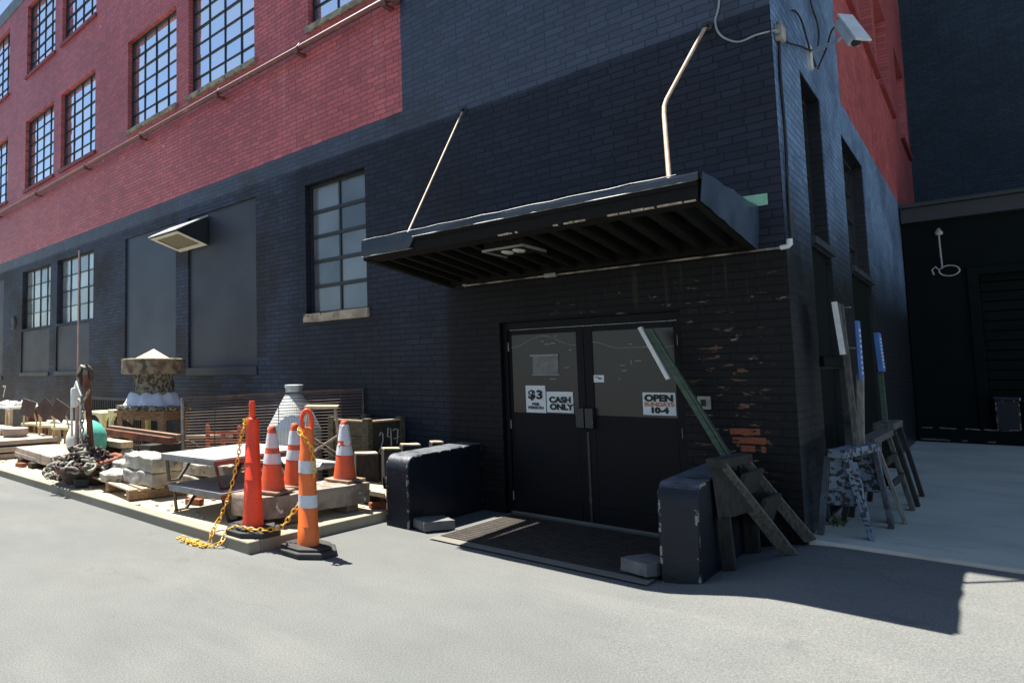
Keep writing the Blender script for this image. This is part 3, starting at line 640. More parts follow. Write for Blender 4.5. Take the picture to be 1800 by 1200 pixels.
b = MB(); b.bb(-1.985, -1.965, -1.43, -0.97, 2.715, 2.735); b.bb(-1.605, -1.585, -1.43, -0.97, 2.715, 2.735); b.bb(-1.965, -1.605, -1.43, -1.41, 2.716, 2.735); b.build('lamp_frame', MAT['grey_metal'], lb)
for xx in (-1.845, -1.735):
    b = MB(); b.lathe((xx, -1.21, 2.708), [(0.03, 0.0), (0.046, 0.006), (0.052, 0.02)], 18, Matrix(((0.85, 0, 0), (0, 1.9, 0), (0, 0, 1)))); b.build('lamp_glass', MAT['lamp_glass'], lb, smooth=60)
b = MB(); b.tube([(-2.94, -0.02, 4.79), (-2.84, -1.42, 3.0)], 0.0115, 8); b.build('tie_rod', MAT['rod'], can, smooth=50)
b = MB(); b.tube([(-0.46, -0.02, 4.78), (-0.50, -0.14, 4.62), (-0.63, -0.68, 3.95), (-0.635, -0.73, 3.88), (-0.62, -0.80, 3.78), (-0.44, -1.42, 3.0)], 0.0165, 8); b.build('tie_rod', MAT['rod'], can, smooth=50)
for xx, zz in ((-2.94, 4.79), (-0.46, 4.78)):
    b = MB(); b.lathe((xx, -0.001, zz), [(0.05, 0), (0.05, 0.012), (0.022, 0.02), (0.022, 0.07)], 12, Matrix.Rotation(R(90), 3, 'X')); b.build('rod_anchor', MAT['black_metal'], can, smooth=40)
b = MB(); b.bb(-2.90, -2.78, -1.46, -1.38, 2.995, 3.015); b.bb(-0.50, -0.38, -1.46, -1.38, 2.995, 3.02); b.build('rod_plate', MAT['black_metal'], can)

cd = thing('conduit_pipe', 'thin worn white conduit running along the wall under the canopy to the corner', 'conduit', (-1.5, -0.05, 2.63))
b = MB(); b.tube([(-2.99, -0.05, 2.66), (-2.96, -0.05, 2.632), (-1.5, -0.05, 2.63), (0.0, -0.05, 2.625)], 0.0105, 8); b.build('pipe', gen('worn conduit', (0.34, 0.31, 0.25), (0.04, 0.036, 0.032), 3, 0.6, contrast=(0.42, 0.58)), cd, smooth=50)
b = MB(); b.tube([(-0.03, -0.05, 2.625), (0.02, -0.05, 2.63), (0.032, -0.05, 2.645), (0.032, -0.05, 2.69)], 0.021, 10); b.build('elbow', MAT['white_metal'], cd, smooth=50)
b = MB(); b.tube([(-3.0, -0.05, 2.68), (-2.985, -0.05, 2.645), (-2.95, -0.05, 2.632)], 0.02, 8); b.bb(-2.02, -1.9, -0.075, -0.02, 2.61, 2.655); b.build('fitting', MAT['tape'], cd, smooth=40)
b = MB(); b.prism([(-0.36, -0.02, 3.13), (-0.10, -0.02, 3.12), (-0.10, -0.02, 3.02), (-0.23, -0.02, 3.02)], (0, 0.018, 0))
tag(b.build('green_plate', MAT['green_plate'], loc=(-0.22, -0.01, 3.07), bevel=0.002), 'pale green painted plate fixed to the wall above the right end of the canopy', 'plate')

# ------------------------------------------------------------------ things on the walls
pp = thing('wall_pipe', 'long red painted pipe bracketed along the brick under the upper windows', 'pipe', (-12, -0.1, 6.62))
b = MB(); b.tube([(-33.5, -0.13, 6.60), (-20, -0.13, 6.60), (-12.65, -0.13, 6.60), (-7.67, -0.13, 6.63), (-3.95, -0.13, 6.63)], 0.045, 12); b.tube([(-3.97, -0.13, 6.63), (-3.90, -0.13, 6.63), (-3.86, -0.11, 6.62), (-3.84, -0.02, 6.60)], 0.05, 12); b.build('pipe', MAT['pipe_red'], pp, smooth=50)
for x in (-18.6, -15.6, -12.7, -10.2, -7.6, -5.6, -3.95):
    b = MB(); b.bb(x-0.03, x+0.03, -0.20, 0.0, 6.52, 6.555); b.tube([(x, -0.05, 6.62), (x, -0.13, 6.70), (x, -0.19, 6.62), (x, -0.16, 6.55)], 0.014, 6); b.build('bracket', MAT['pipe_red'], pp)

vh = thing('vent_hood', 'black wedge shaped vent hood with pale front edge and mesh underside on the wall', 'vent hood', (-8.5, 0, 4.2))
xa, xb = -8.98, -8.10
b = MB(); b.add([(xb, -0.002, 4.51), (xb, -0.70, 4.16), (xb, -0.66, 4.12), (xb, -0.002, 3.97)], [(0, 1, 2, 3)]); b.build('hood_side', MAT['fascia'], vh); b = MB(); b.add([(xa, -0.002, 4.51), (xa, -0.70, 4.16), (xa, -0.66, 4.12), (xa, -0.002, 3.97)], [(3, 2, 1, 0)])
b.build('hood_side', MAT['fascia'], vh)
b = MB(); b.prism([(xa-0.01, 0.0, 4.522), (xa-0.01, -0.72, 4.162), (xa-0.01, -0.72, 4.14), (xa-0.01, 0.0, 4.50)], (xb-xa+0.02, 0, 0)); b.build('hood_top', MAT['white_metal'], vh, bevel=0.003)
b = MB()
def hz(y): return 3.965+(4.12-3.965)*(-y/0.66)
for (u0, u1, y0, y1) in ((xa, xb, -0.69, -0.60), (xa, xb, -0.12, -0.003), (xa, xa+0.09, -0.60, -0.12), (xb-0.09, xb, -0.60, -0.12)):
    b.add([(u0, y0, hz(y0)), (u1, y0, hz(y0)), (u1, y1, hz(y1)), (u0, y1, hz(y1))], [(0, 1, 2, 3)])
b.build('hood_rim', MAT['white_metal'], vh)
b = MB(); b.quad((xa+0.085, -0.605, hz(-.605)+0.012), (xb-0.085, -0.605, hz(-.605)+0.012), (xb-0.085, -0.115, hz(-.115)+0.012), (xa+0.085, -0.115, hz(-.115)+0.012)); b.build('mesh_grille', MAT['grille'], vh)
b = MB(); b.lathe((-17.45, 0, 3.18), [(0.2, 0), (0.2, 0.03), (0.15, 0.06), (0.14, 0.05)], 20, Matrix.Rotation(R(90), 3, 'X'))
tag(b.build('wall_vent', MAT['panel'], loc=(-17.45, 0, 3.18), smooth=40), 'round painted vent cap on the black wall beside the far small windows', 'vent')

cc = thing('security_camera', 'white box security camera on a bracket arm at the building corner', 'camera', (0.0, 1.84, 4.95))
b = MB(); p0 = Vector((0.345, 1.05, 4.86)); p1 = Vector((0.455, 0.80, 4.53)); ax_ = (p1-p0).normalized(); nv = Vector((0.75, -0.75, 0.5)); nv = (nv-ax_*nv.dot(ax_)).normalized()
b.bar(p0, p1, 0.09, 0.085, nv.cross(p1-p0).cross(p1-p0)); b.build('camera_body', MAT['white_metal'], cc, bevel=0.012)
b = MB(); q0 = p0-ax_*0.02+nv*0.055; q1 = p1+ax_*0.08+nv*0.055; b.bar(q0, q1, 0.125, 0.02, nv.cross(ax_).cross(ax_)); b.build('sun_shield', MAT['white_metal'], cc, bevel=0.005)
b = MB(); b.lathe(p1, [(0.036, 0), (0.036, 0.012), (0.028, 0.013)], 14, ax_.to_track_quat('Z', 'Y').to_matrix()); b.build('lens', MAT['cable'], cc, smooth=40)
b = MB(); b.bb(0.0, 0.03, 1.76, 1.90, 4.78, 5.02); b.tube([(0.02, 1.84, 4.97), (0.16, 1.5, 4.84), (0.30, 1.15, 4.73), (0.36, 1.0, 4.74)], 0.018, 8); b.build('bracket_arm', MAT['white_metal'], cc, smooth=40)
jb = thing('junction_box', 'small pale junction box at the building corner where the cables meet', 'junction box', (0.0, 0.22, 4.58))
b = MB(); b.bb(0.0, 0.06, 0.10, 0.24, 4.50, 4.63); b.build('box_body', MAT['concrete'], jb, bevel=0.01)
b = MB(); b.tube([(0.03, 0.17, 4.62), (0.03, 0.17, 4.68)], 0.02, 8); b.tube([(0.03, 0.1, 4.55), (0.03, 0.03, 4.54)], 0.018, 8); b.build('gland', MAT['grey_metal'], jb)
def cable(pts, r, mat, label, nm='cable'):
    b = MB(); P_ = [Vector(p) for p in pts]; out = []
    for i in range(len(P_)-1):
        a = P_[max(i-1, 0)]; p = P_[i]; q = P_[i+1]; d = P_[min(i+2, len(P_)-1)]
        for k in range(8):
            t = k/8; out.append(0.5*((2*p)+(q-a)*t+(2*a-5*p+4*q-d)*t*t+(3*p-a-3*q+d)*t**3))
    out.append(P_[-1]); b.tube(out, r, 6)
    return tag(b.build(nm, mat, loc=P_[0], smooth=60), label, 'cable')
cable([(-0.33, -0.015, 5.6), (-0.35, -0.015, 4.99), (-0.39, -0.015, 4.79), (-0.35, -0.02, 4.64), (-0.23, -0.03, 4.53), (-0.10, -0.03, 4.54), (0.03, 0.03, 4.55)], 0.009, MAT['cable_grey'], 'grey cable looping over the front wall to the corner junction box')
cable([(0.02, 0.17, 4.5), (0.015, 0.16, 4.2), (0.02, 0.16, 3.6), (0.015, 0.14, 3.1), (0.02, 0.12, 2.66)], 0.013, MAT['cable'], 'black cable running straight down the corner below the junction box')
cable([(0.02, 0.94, 5.08), (0.02, 1.15, 5.14), (0.03, 1.37, 5.12), (0.03, 1.62, 5.0), (0.02, 1.95, 4.95), (0.02, 2.16, 4.90)], 0.009, MAT['cable'], 'black cable arching loosely over the camera bracket')
cable([(0.02, 2.0, 6.2), (0.02, 2.1, 5.65), (0.03, 2.42, 5.45), (0.03, 2.3, 5.18), (0.03, 1.95, 5.0), (0.03, 1.2, 4.80), (0.03, 0.5, 4.60), (0.04, 0.24, 4.58)], 0.009, MAT['cable'], 'thin black cable dropping down the side wall and sagging to the junction box')
cable([(0.02, 2.25, 4.9), (0.12, 2.1, 5.05), (0.22, 1.6, 5.02), (0.33, 1.12, 4.88)], 0.009, MAT['cable'], 'short black cable rising into the back of the white camera')
ot = thing('wall_outlet', 'small pale outlet box on the bare bricks beside the right door', 'outlet', (-0.64, 0, 1.29))
b = MB(); b.bb(-0.695, -0.595, -0.03, 0, 1.235, 1.355); b.build('cover_plate', gen('aged outlet plate', (0.30, 0.30, 0.25), (0.2, 0.2, 0.17), 12, 0.7), ot, bevel=0.006)
b = MB(); b.bb(-0.665, -0.63, -0.036, -0.029, 1.265, 1.325); b.build('socket_flap', MAT['ink'], ot)

# ------------------------------------------------------------------ text and paper signs
def text(body, x, y, z, size, mat, parent, nm='lettering', off=0.0, sx=1.0, rot=(R(90), 0, 0), sp=1.0, sc=None):
    c = bpy.data.curves.new(nm, 'FONT'); c.body = body; c.size = size; c.align_x = 'CENTER'; c.align_y = 'CENTER'; c.offset = off; c.extrude = 0.0006; c.space_character = sp
    o = bpy.data.objects.new(nm, c); COL.objects.link(o); c.materials.append(mat)
    if parent:
        o.parent = parent; L0 = root_loc(parent); o.location = (x-L0.x, y-L0.y, z-L0.z)
    else: o.location = (x, y, z)
    o.rotation_euler = rot; o.scale = (sx, 1, 1)
    dg = bpy.context.evaluated_depsgraph_get(); me = bpy.data.meshes.new_from_object(o.evaluated_get(dg)); me.name = nm
    k = bpy.data.objects.new(nm, me); COL.objects.link(k); k.parent = o.parent; k.location = o.location; k.rotation_euler = rot; k.scale = (sx, 1, 1)
    bpy.data.objects.remove(o); bpy.data.curves.remove(c)
    return k
SY = DY-0.0125
def sign(nm, x0, x1, z0, z1, label, mat=None, tilt=0):
    t_ = thing(nm, label, 'sign', ((x0+x1)/2, SY, z0))
    b = MB(); nx = 8; vs = []
    for i in range(nx+1):
        for k in range(5):
            x = x0+(x1-x0)*i/nx; z = z0+(z1-z0)*k/4
            vs.append((x, SY-0.002-0.004*abs(mnoise.noise(Vector((x*7, z*7, x0)))), z+tilt*(x-x0)))
    b.add(vs, [(i*5+k, (i+1)*5+k, (i+1)*5+k+1, i*5+k+1) for i in range(nx) for k in range(4)])
    b.build('sheet', mat or MAT['paper'], t_, smooth=60)
    return t_
YT = SY-0.008
s_ = sign('paper_sign', -2.35, -2.13, 1.14, 1.44, 'tall white paper sign reading $3 PER PERSON on the left door glass')
text('$3', -2.24, YT, 1.335, 0.13, MAT['ink'], s_, off=0.0058, sx=1.15, sp=1.12); text('PER', -2.24, YT, 1.232, 0.042, MAT['ink'], s_, off=0.0018, sx=1.2); text('PERSON', -2.24, YT, 1.193, 0.042, MAT['ink'], s_, off=0.0018, sx=1.12)
s_ = sign('paper_sign', -2.12, -1.84, 1.15, 1.375, 'white paper sign reading CASH ONLY on the left door glass')
text('CASH', -1.975, YT, 1.285, 0.085, MAT['ink'], s_, off=0.005, sx=1.05); text('ONLY', -1.965, YT, 1.208, 0.085, MAT['ink'], s_, off=0.005, sx=1.05)
s_ = sign('paper_sign', -1.18, -0.90, 1.16, 1.38, 'white paper sign reading OPEN SUNDAYS 10-4 on the right door glass')
text('OPEN', -1.04, YT, 1.322, 0.085, MAT['ink'], s_, off=0.0052, sx=1.1); text('SUNDAYS', -1.04, YT, 1.263, 0.054, MAT['ink_red'], s_, off=0.002, sx=1.05); text('10-4', -1.04, YT, 1.205, 0.074, MAT['ink'], s_, off=0.0048, sx=1.15)
s_ = sign('paper_sign', -1.625, -1.525, 1.478, 1.552, 'tiny white notice with a black arrow on the right door beside the centre stile')
b = MB(); b.bb(-1.612, -1.578, YT-0.001, YT, 1.528, 1.534); b.bb(-1.585, -1.545, YT-0.001, YT, 1.516, 1.522); b.prism([(-1.58, YT, 1.526), (-1.578, YT, 1.514), (-1.555, YT, 1.506), (-1.552, YT, 1.514)], (0, -0.001, 0)); b.build('lettering', MAT['ink'], s_)
s_ = sign('paper_sign', -2.26, -1.98, 1.555, 1.785, 'blank grey faded paper taped up high on the left door glass', MAT['paper_grey'])
b = MB(); b.bb(-2.285, -1.975, SY-0.012, SY-0.008, 1.765, 1.782); b.bb(-2.27, -1.96, SY-0.0115, SY-0.0075, 1.553, 1.563); b.build('tape', MAT['tape'], s_)
text('7', -18.1, -0.004, 1.15, 0.5, MAT['chalk'], bld, 'painted_number', off=0.006, sx=1.1)

# ------------------------------------------------------------------ entrance: mat, bollard walls, pavers
mt = thing('entrance_mat', 'dark ribbed entrance mat lying between the two black wing walls', 'doormat', (-1.7, -0.8, 0.014))
b = MB(); b.bb(-2.47, -0.70, -1.50, -0.06, 0.0145, 0.02); b.build('backing', MAT['ink'], mt)
b = MB(); ny = 21
for k in range(ny): y = -1.47+1.38*k/(ny-1); b.bb(-2.46, -0.71, y-0.0115, y+0.0115, 0.0195, 0.0225)
b.build('ribs', gen('brown grating bars', (0.10, 0.078, 0.06), (0.062, 0.05, 0.04), 8, 0.85, spec=0.1), mt)
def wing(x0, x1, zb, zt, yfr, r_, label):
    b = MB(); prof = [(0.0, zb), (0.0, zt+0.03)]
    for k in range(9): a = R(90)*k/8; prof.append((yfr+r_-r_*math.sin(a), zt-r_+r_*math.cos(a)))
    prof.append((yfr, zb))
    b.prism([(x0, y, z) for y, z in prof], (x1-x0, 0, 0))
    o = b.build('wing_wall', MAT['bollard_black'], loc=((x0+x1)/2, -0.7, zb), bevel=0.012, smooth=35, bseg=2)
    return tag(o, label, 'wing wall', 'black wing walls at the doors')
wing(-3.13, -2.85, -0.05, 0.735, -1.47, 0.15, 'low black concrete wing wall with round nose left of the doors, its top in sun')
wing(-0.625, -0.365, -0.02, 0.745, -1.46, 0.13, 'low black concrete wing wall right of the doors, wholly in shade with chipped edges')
b = MB(); b.rock((-2.695, -1.27, 0.062), (0.24, 0.36, 0.095), R(-25), 0.007, 5, 6, 1); tag(b.build('paver_block', MAT['paver'], loc=(-2.695, -1.27, 0.014), smooth=50), 'grey concrete paver at the foot of the left wing wall on the mat corner', 'paver', 'pavers holding down the mat')
b = MB(); b.rock((-0.74, -1.36, 0.085), (0.22, 0.33, 0.10), R(-18), 0.007, 5, 6, 2); tag(b.build('paver_block', MAT['paver'], loc=(-0.74, -1.36, 0.036), smooth=50), 'grey concrete paver against the right wing wall on the mat corner', 'paver', 'pavers holding down the mat')

# ------------------------------------------------------------------ sawhorses and post signs on the right
def sawhorse(label, ends, beam, mats, braces=(), loc=None, panels=()):
    t_ = thing('sawhorse', label, 'sawhorse', loc or ends[0][1], 'sawhorses along the side wall')
    for (p, q, wd, th, mk) in ends: b = MB(); b.bar(p, q, wd, th, (0, 1, 0.0)); b.build('leg', MAT[mk], t_, bevel=0.004)
    for (poly, mk) in panels: b = MB(); b.prism(poly, (0, 0.025, 0)); b.build('end_panel', MAT[mk], t_, bevel=0.003)
    p, q, wd, th = beam; b = MB(); b.bar(p, q, wd, th); b.build('top_beam', MAT[mats], t_, bevel=0.005)
    for (p, q, wd, th, mk) in braces: b = MB(); b.bar(p, q, wd, th, (0.3, 0, 1)); b.build('brace', MAT[mk], t_, bevel=0.003)
    return t_
H1 = ([((-0.325, -1.04, 0.87), (-0.033, -0.455, gz(-.03, -.45)), 0.10, 0.035, 'timber_grey'), ((-0.31, -1.05, 0.47), (-0.30, -1.00, gz(-.30, -1.0)), 0.085, 0.045, 'timber_dark'),
     ((-0.315, -0.28, 0.81), (0.03, -0.015, 0.19), 0.085, 0.035, 'timber_grey'), ((-0.30, -0.29, 0.42), (-0.30, -0.28, gz(-.30, -.28)), 0.10, 0.05, 'timber_dark')],
    ((-0.325, -1.16, 0.88), (-0.325, -0.22, 0.85), 0.10, 0.07),
    [((-0.245, -0.82, 0.68), (-0.235, -0.25, 0.68), 0.03, 0.20, 'timber_dark'), ((-0.165, -0.66, 0.46), (-0.15, -0.18, 0.46), 0.03, 0.24, 'timber_dark')],
    [([(-0.355, -1.125, 0.86), (-0.31, -1.035, 0.895), (-0.15, -0.715, 0.514), (-0.335, -1.085, 0.44)], 'timber_dark'), ([(-0.335, -0.30, 0.81), (-0.29, -0.27, 0.81), (-0.13, -0.14, 0.5), (-0.335, -0.30, 0.40)], 'timber_dark')])
h1 = sawhorse('dark timber sawhorse leaning over beside the right wing wall', H1[0], H1[1], 'timber_dark', H1[2], (-0.2, -0.55, 0.1), H1[3])
h2 = sawhorse('sawhorse with peeling pale blue paint at the corner of the building',
    [((0.11, 0.47, 0.84), (0.045, 0.34, 0.184), 0.04, 0.075, 'peeled_worn'), ((0.225, 0.44, 0.82), (0.36, 0.38, 0.184), 0.035, 0.05, 'peeled_blue'), ((0.27, 0.50, 0.80), (0.35, 0.42, 0.184), 0.035, 0.08, 'peeled_blue'),
     ((0.24, 1.08, 0.84), (0.10, 1.12, 0.184), 0.04, 0.075, 'timber_dark'), ((0.35, 1.06, 0.86), (0.42, 1.08, 0.184), 0.035, 0.09, 'peeled_worn')],
    ((0.175, 0.38, 0.87), (0.335, 1.14, 0.895), 0.12, 0.07), 'peeled_blue', [], (0.22, 0.7, 0.183),
    [([(0.105, 0.45, 0.845), (0.26, 0.45, 0.86), (0.31, 0.45, 0.44), (0.03, 0.45, 0.42)], 'peeled_blue'), ([(0.24, 1.06, 0.85), (0.37, 1.06, 0.87), (0.41, 1.06, 0.5), (0.18, 1.06, 0.48)], 'peeled_blue')])
h3 = sawhorse('grey brown slatted sawhorse standing right behind the pale blue one',
    [((0.33, 1.42, 0.90), (0.485, 1.40, 0.184), 0.03, 0.05, 'timber_light'), ((0.30, 1.44, 0.88), (0.40, 1.36, 0.184), 0.03, 0.10, 'timber_grey'), ((0.22, 1.45, 0.88), (0.12, 1.45, 0.184), 0.04, 0.07, 'timber_dark'),
     ((0.36, 2.15, 0.92), (0.48, 2.30, 0.184), 0.035, 0.11, 'timber_grey'), ((0.22, 2.15, 0.9), (0.10, 2.3, 0.184), 0.04, 0.07, 'timber_dark')],
    ((0.27, 1.36, 0.91), (0.33, 2.25, 0.95), 0.12, 0.06), 'timber_grey',
    [((0.385, 1.44, 0.72), (0.395, 2.2, 0.72), 0.02, 0.09, 'timber_dark'), ((0.41, 1.44, 0.52), (0.43, 2.22, 0.52), 0.02, 0.09, 'timber_dark')], (0.3, 1.85, 0.183),
    [([(0.22, 1.46, 0.88), (0.33, 1.46, 0.88), (0.39, 1.46, 0.5), (0.17, 1.46, 0.5)], 'timber_dark')])
h4 = sawhorse('darkest sawhorse farthest along the side wall',
    [((0.36, 2.62, 0.96), (0.50, 2.60, 0.184), 0.035, 0.10, 'timber_dark'), ((0.24, 2.62, 0.96), (0.14, 2.62, 0.184), 0.04, 0.08, 'timber_dark'), ((0.36, 3.35, 0.96), (0.49, 3.42, 0.184), 0.035, 0.10, 'timber_dark'), ((0.24, 3.35, 0.96), (0.12, 3.42, 0.184), 0.04, 0.08, 'timber_dark')],
    ((0.29, 2.55, 0.985), (0.30, 3.45, 0.985), 0.16, 0.07), 'timber_grey', [], (0.3, 3.0, 0.183),
    [([(0.22, 2.65, 0.96), (0.37, 2.65, 0.96), (0.43, 2.65, 0.55), (0.18, 2.65, 0.55)], 'timber_dark')])
def post_sign(label, foot, top, wd, pm, board, bm_, fm, nrm=None):
    t_ = thing('post_sign', label, 'sign', foot, 'post signs on the sawhorses')
    b = MB(); b.bar(foot, top, wd, wd*0.75, (0, 1, 0)); b.build('post', MAT[pm], t_, bevel=0.004)
    (p, q, dep, th, up) = board
    b = MB(); b.bar(p, q, th, dep, up); o = b.build('sign_board', MAT[bm_], t_, bevel=0.003)
    if fm:
        b = MB(); p = Vector(p); q = Vector(q); dz = (q-p)
        n_ = Vector((1, 0.0, 0.0)); 
        for k in range(9):
            c_ = p+dz*(0.12+0.09*k); b.box(c_+Vector((th/2+0.001, -dep*0.04, 0)), (0.002, dep*random.uniform(0.35, 0.62), dz.length*0.045))
        b.build('lettering', MAT[fm], o)
    return t_
MAT['sign_back'] = gen('dark sign back', (0.05, 0.05, 0.055), (0.09, 0.09, 0.095), 9, 0.8)
l1 = Vector((-0.40, -0.22, 0.70)); l2 = Vector((-1.0, -0.26, 1.98)); dd = (l2-l1).normalized()
t_ = post_sign('green post sign with white board edge leaning left across the right door', l1, l2, 0.045, 'green_paint', (l1+dd*0.93+Vector((-0.05, -0.02, -0.03)), l2+Vector((-0.05, -0.02, 0.02)), 0.06, 0.032, (0, 1, 0)), 'white_metal', None)
b = MB(); b.bar(l1+Vector((0.035, 0, 0.02)), l2+Vector((0.035, 0, 0)), 0.016, 0.06, (0, 1, 0)); b.build('post_rail', MAT['green_paint'], t_)
t_ = post_sign('post sign with a plain white board edge and dark nailed back, nearest the wall', (0.275, 0.74, 0.80), (0.21, 0.90, 2.18), 0.045, 'timber_grey', ((0.235, 0.80, 1.72), (0.205, 0.80, 2.19), 0.26, 0.022, (0, 1, 0)), 'sign_back', None)
b = MB(); b.bar((0.232, 0.66, 1.72), (0.20, 0.66, 2.19), 0.036, 0.02, (0, 1, 0)); b.build('board_edge', MAT['white_paint'], t_)
b = MB(); b.tube([(0.26, 0.72, 2.14), (0.30, 0.70, 2.135)], 0.006, 6); b.tube([(0.27, 0.70, 1.78), (0.31, 0.68, 1.775)], 0.006, 6); b.build('nail', MAT['grey_metal'], t_)
post_sign('tall post sign with a blue lettered board and pale top standing on the blue sawhorse', (0.275, 0.93, 0.90), (0.30, 1.0, 1.55), 0.05, 'timber_light', ((0.305, 1.02, 1.49), (0.305, 1.02, 2.03), 0.16, 0.022, (0, 1, 0)), 'sign_blue', 'white_paint')
post_sign('farthest post sign with a short sky blue board and white rim on the darkest sawhorse', (0.30, 2.7, 1.02), (0.285, 2.75, 1.62), 0.045, 'green_paint', ((0.30, 2.76, 1.57), (0.285, 2.76, 1.99), 0.24, 0.04, (0, 1, 0)), 'sign_blue', 'white_paint')
b = MB()
for k in range(34):
    a = random.uniform(0, 6.28); L_ = random.uniform(0.05, 0.14); c_ = Vector((0.07+random.uniform(-.05, .06), 0.95+random.uniform(-.12, .12), 0.183)); d_ = Vector((math.cos(a), math.sin(a), 1.4)).normalized()*L_; s2 = Vector((-math.sin(a), math.cos(a), 0))*0.006
    b.add([c_-s2, c_+s2, c_+d_*0.6+s2*1.2, c_+d_, c_+d_*0.6-s2*1.2], [(0, 1, 2, 3, 4)])
tag(b.build('weed_plant', MAT['leaf'], loc=(0.07, 0.95, 0.183)), 'small green weed growing by the wall under the blue sawhorse', 'weed')

# ------------------------------------------------------------------ traffic posts, cones, chain
def octo(c, r_, z0, z1): return [(c[0]+r_*math.cos(R(22.5+45*k)), c[1]+r_*math.sin(R(22.5+45*k)), z0) for k in range(8)], (0, 0, z1-z0)
def rubber_base(t_, c, zb, r_):
    b = MB(); b.prism(*octo(c, r_, zb+0.001, zb+0.05)); b.prism(*octo(c, r_*0.82, zb+0.05, zb+0.075)); return b.build('base', MAT['rubber'], t_, bevel=0.01)
cA = (-3.505, -3.0); zA = 0.104
pA = thing('delineator_post', 'plain fluorescent red orange delineator post on a black rubber base at the yard corner', 'traffic post', (cA[0], cA[1], zA), 'traffic posts holding the chain')
rubber_base(pA, cA, zA, 0.27)
b = MB(); b.lathe((cA[0], cA[1], zA+0.07), [(0.104, 0), (0.097, 0.06), (0.088, 0.25), (0.086, 0.252), (0.082, 0.42), (0.079, 0.424), (0.076, 0.58), (0.073, 0.584), (0.070, 0.74), (0.067, 0.744), (0.064, 0.90), (0.062, 0.97), (0.054, 0.99), (0.032, 1.0), (0.030, 1.10), (0.033, 1.12), (0.026, 1.155)], 24); b.build('post', MAT['red_orange'], pA, smooth=40)
cB = (-2.955, -2.83); zB = 0.0
pB = thing('delineator_post', 'orange delineator post with two white bands and a loop handle on the asphalt', 'traffic post', (cB[0], cB[1], zB), 'traffic posts holding the chain')
rubber_base(pB, cB, zB, 0.265)
b = MB(); b.lathe((cB[0], cB[1], 0.07), [(0.098, 0), (0.093, 0.16), (0.089, 0.165), (0.086, 0.33), (0.083, 0.335), (0.078, 0.62), (0.074, 0.78), (0.066, 0.80), (0.062, 0.98), (0.052, 1.02), (0.03, 1.03)], 24); b.build('post', MAT['orange_bright'], pB, smooth=40)
for (z0, z1, ra, rb_) in ((0.40, 0.51, 0.0865, 0.0845), (0.70, 0.81, 0.081, 0.0785)):
    b = MB(); b.lathe((cB[0], cB[1], 0), [(ra, z0), (rb_, z1)], 24, cap=False); b.build('reflective_band', MAT['reflective'], pB, smooth=60)
b = MB(); pts = []
for k in range(24):
    a = 2*math.pi*k/24; q = Vector((0.648, 0.762, 0)); pts.append(Vector((cB[0], cB[1], 1.155))+q*(0.046*math.cos(a))+Vector((0, 0, 0.10*math.sin(a))))
b.tube(pts, 0.018, 8, True); b.build('handle', MAT['red_orange'], pB, smooth=60)
ct = (-3.68, -2.58, 0.405)
def make_cone(label):
    t_ = thing('traffic_cone', label, 'traffic cone', ct, 'traffic cones on the beam'); c = Vector(ct)
    b = MB(); b.box(c+Vector((0, 0, 0.015)), (0.33, 0.33, 0.028), RZ(R(12))); b.build('base', gen('dust covered cone base', (0.30, 0.22, 0.15), (0.2, 0.13, 0.09), 9, 0.85), t_, bevel=0.008)
    prof = [(0.128, 0.028), (0.118, 0.09), (0.098, 0.24), (0.062, 0.50), (0.040, 0.62), (0.033, 0.655), (0.024, 0.66)]
    b = MB(); vs_ = b.lathe(c, prof, 26, jit=0.012); b.build('cone_body', MAT['orange'], t_, smooth=50)
    def rad(z): return 0.128+(z-0.028)*(0.040-0.128)/(0.62-0.028)+0.0045
    for (z0, z1) in ((0.285, 0.385), (0.44, 0.585)):
        b = MB(); b.lathe(c, [(rad(z0)+0.001, z0), (rad((z0+z1)/2)+0.002, (z0+z1)/2), (rad(z1), z1)], 26, cap=False, jit=0.008); b.build('reflective_band', MAT['reflective'], t_, smooth=60)
    return t_
c1 = make_cone('worn orange cone with two white bands between the red post and the banded post')
c2 = copy_tree(c1, loc=(-3.74, -2.20, 0.405), rz=R(30)); c2['label'] = 'dirty orange cone half hidden behind the banded orange post'
c3 = copy_tree(c1, loc=(-3.64, -1.52, 0.405), rz=R(-8)); c3['label'] = 'orange cone with a torn white band, on the beam end by the crate'
b = MB(); b.lathe((-3.64, -1.52, 0.405), [(0.085, 0.39), (0.078, 0.43), (0.05, 0.60), (0.046, 0.62)], 12, cap=False, jit=0.16); b.build('torn_band', MAT['reflective'], c3)
def chain(pts, sp=0.042):
    P_ = [Vector(p) for p in pts]; fine = []
    for i in range(len(P_)-1):
        a = P_[max(i-1, 0)]; p = P_[i]; q = P_[i+1]; d = P_[min(i+2, len(P_)-1)]
        for k in range(20):
            t = k/20; fine.append(0.5*((2*p)+(q-a)*t+(2*a-5*p+4*q-d)*t*t+(3*p-a-3*q+d)*t**3))
    fine.append(P_[-1]); out = [(fine[0], (fine[1]-fine[0]))]; acc = 0
    for i in range(1, len(fine)):
        acc += (fine[i]-fine[i-1]).length
        if acc >= sp: out.append((fine[i], fine[i]-fine[i-1])); acc = 0
    return out
b = MB(); zc = 0.012
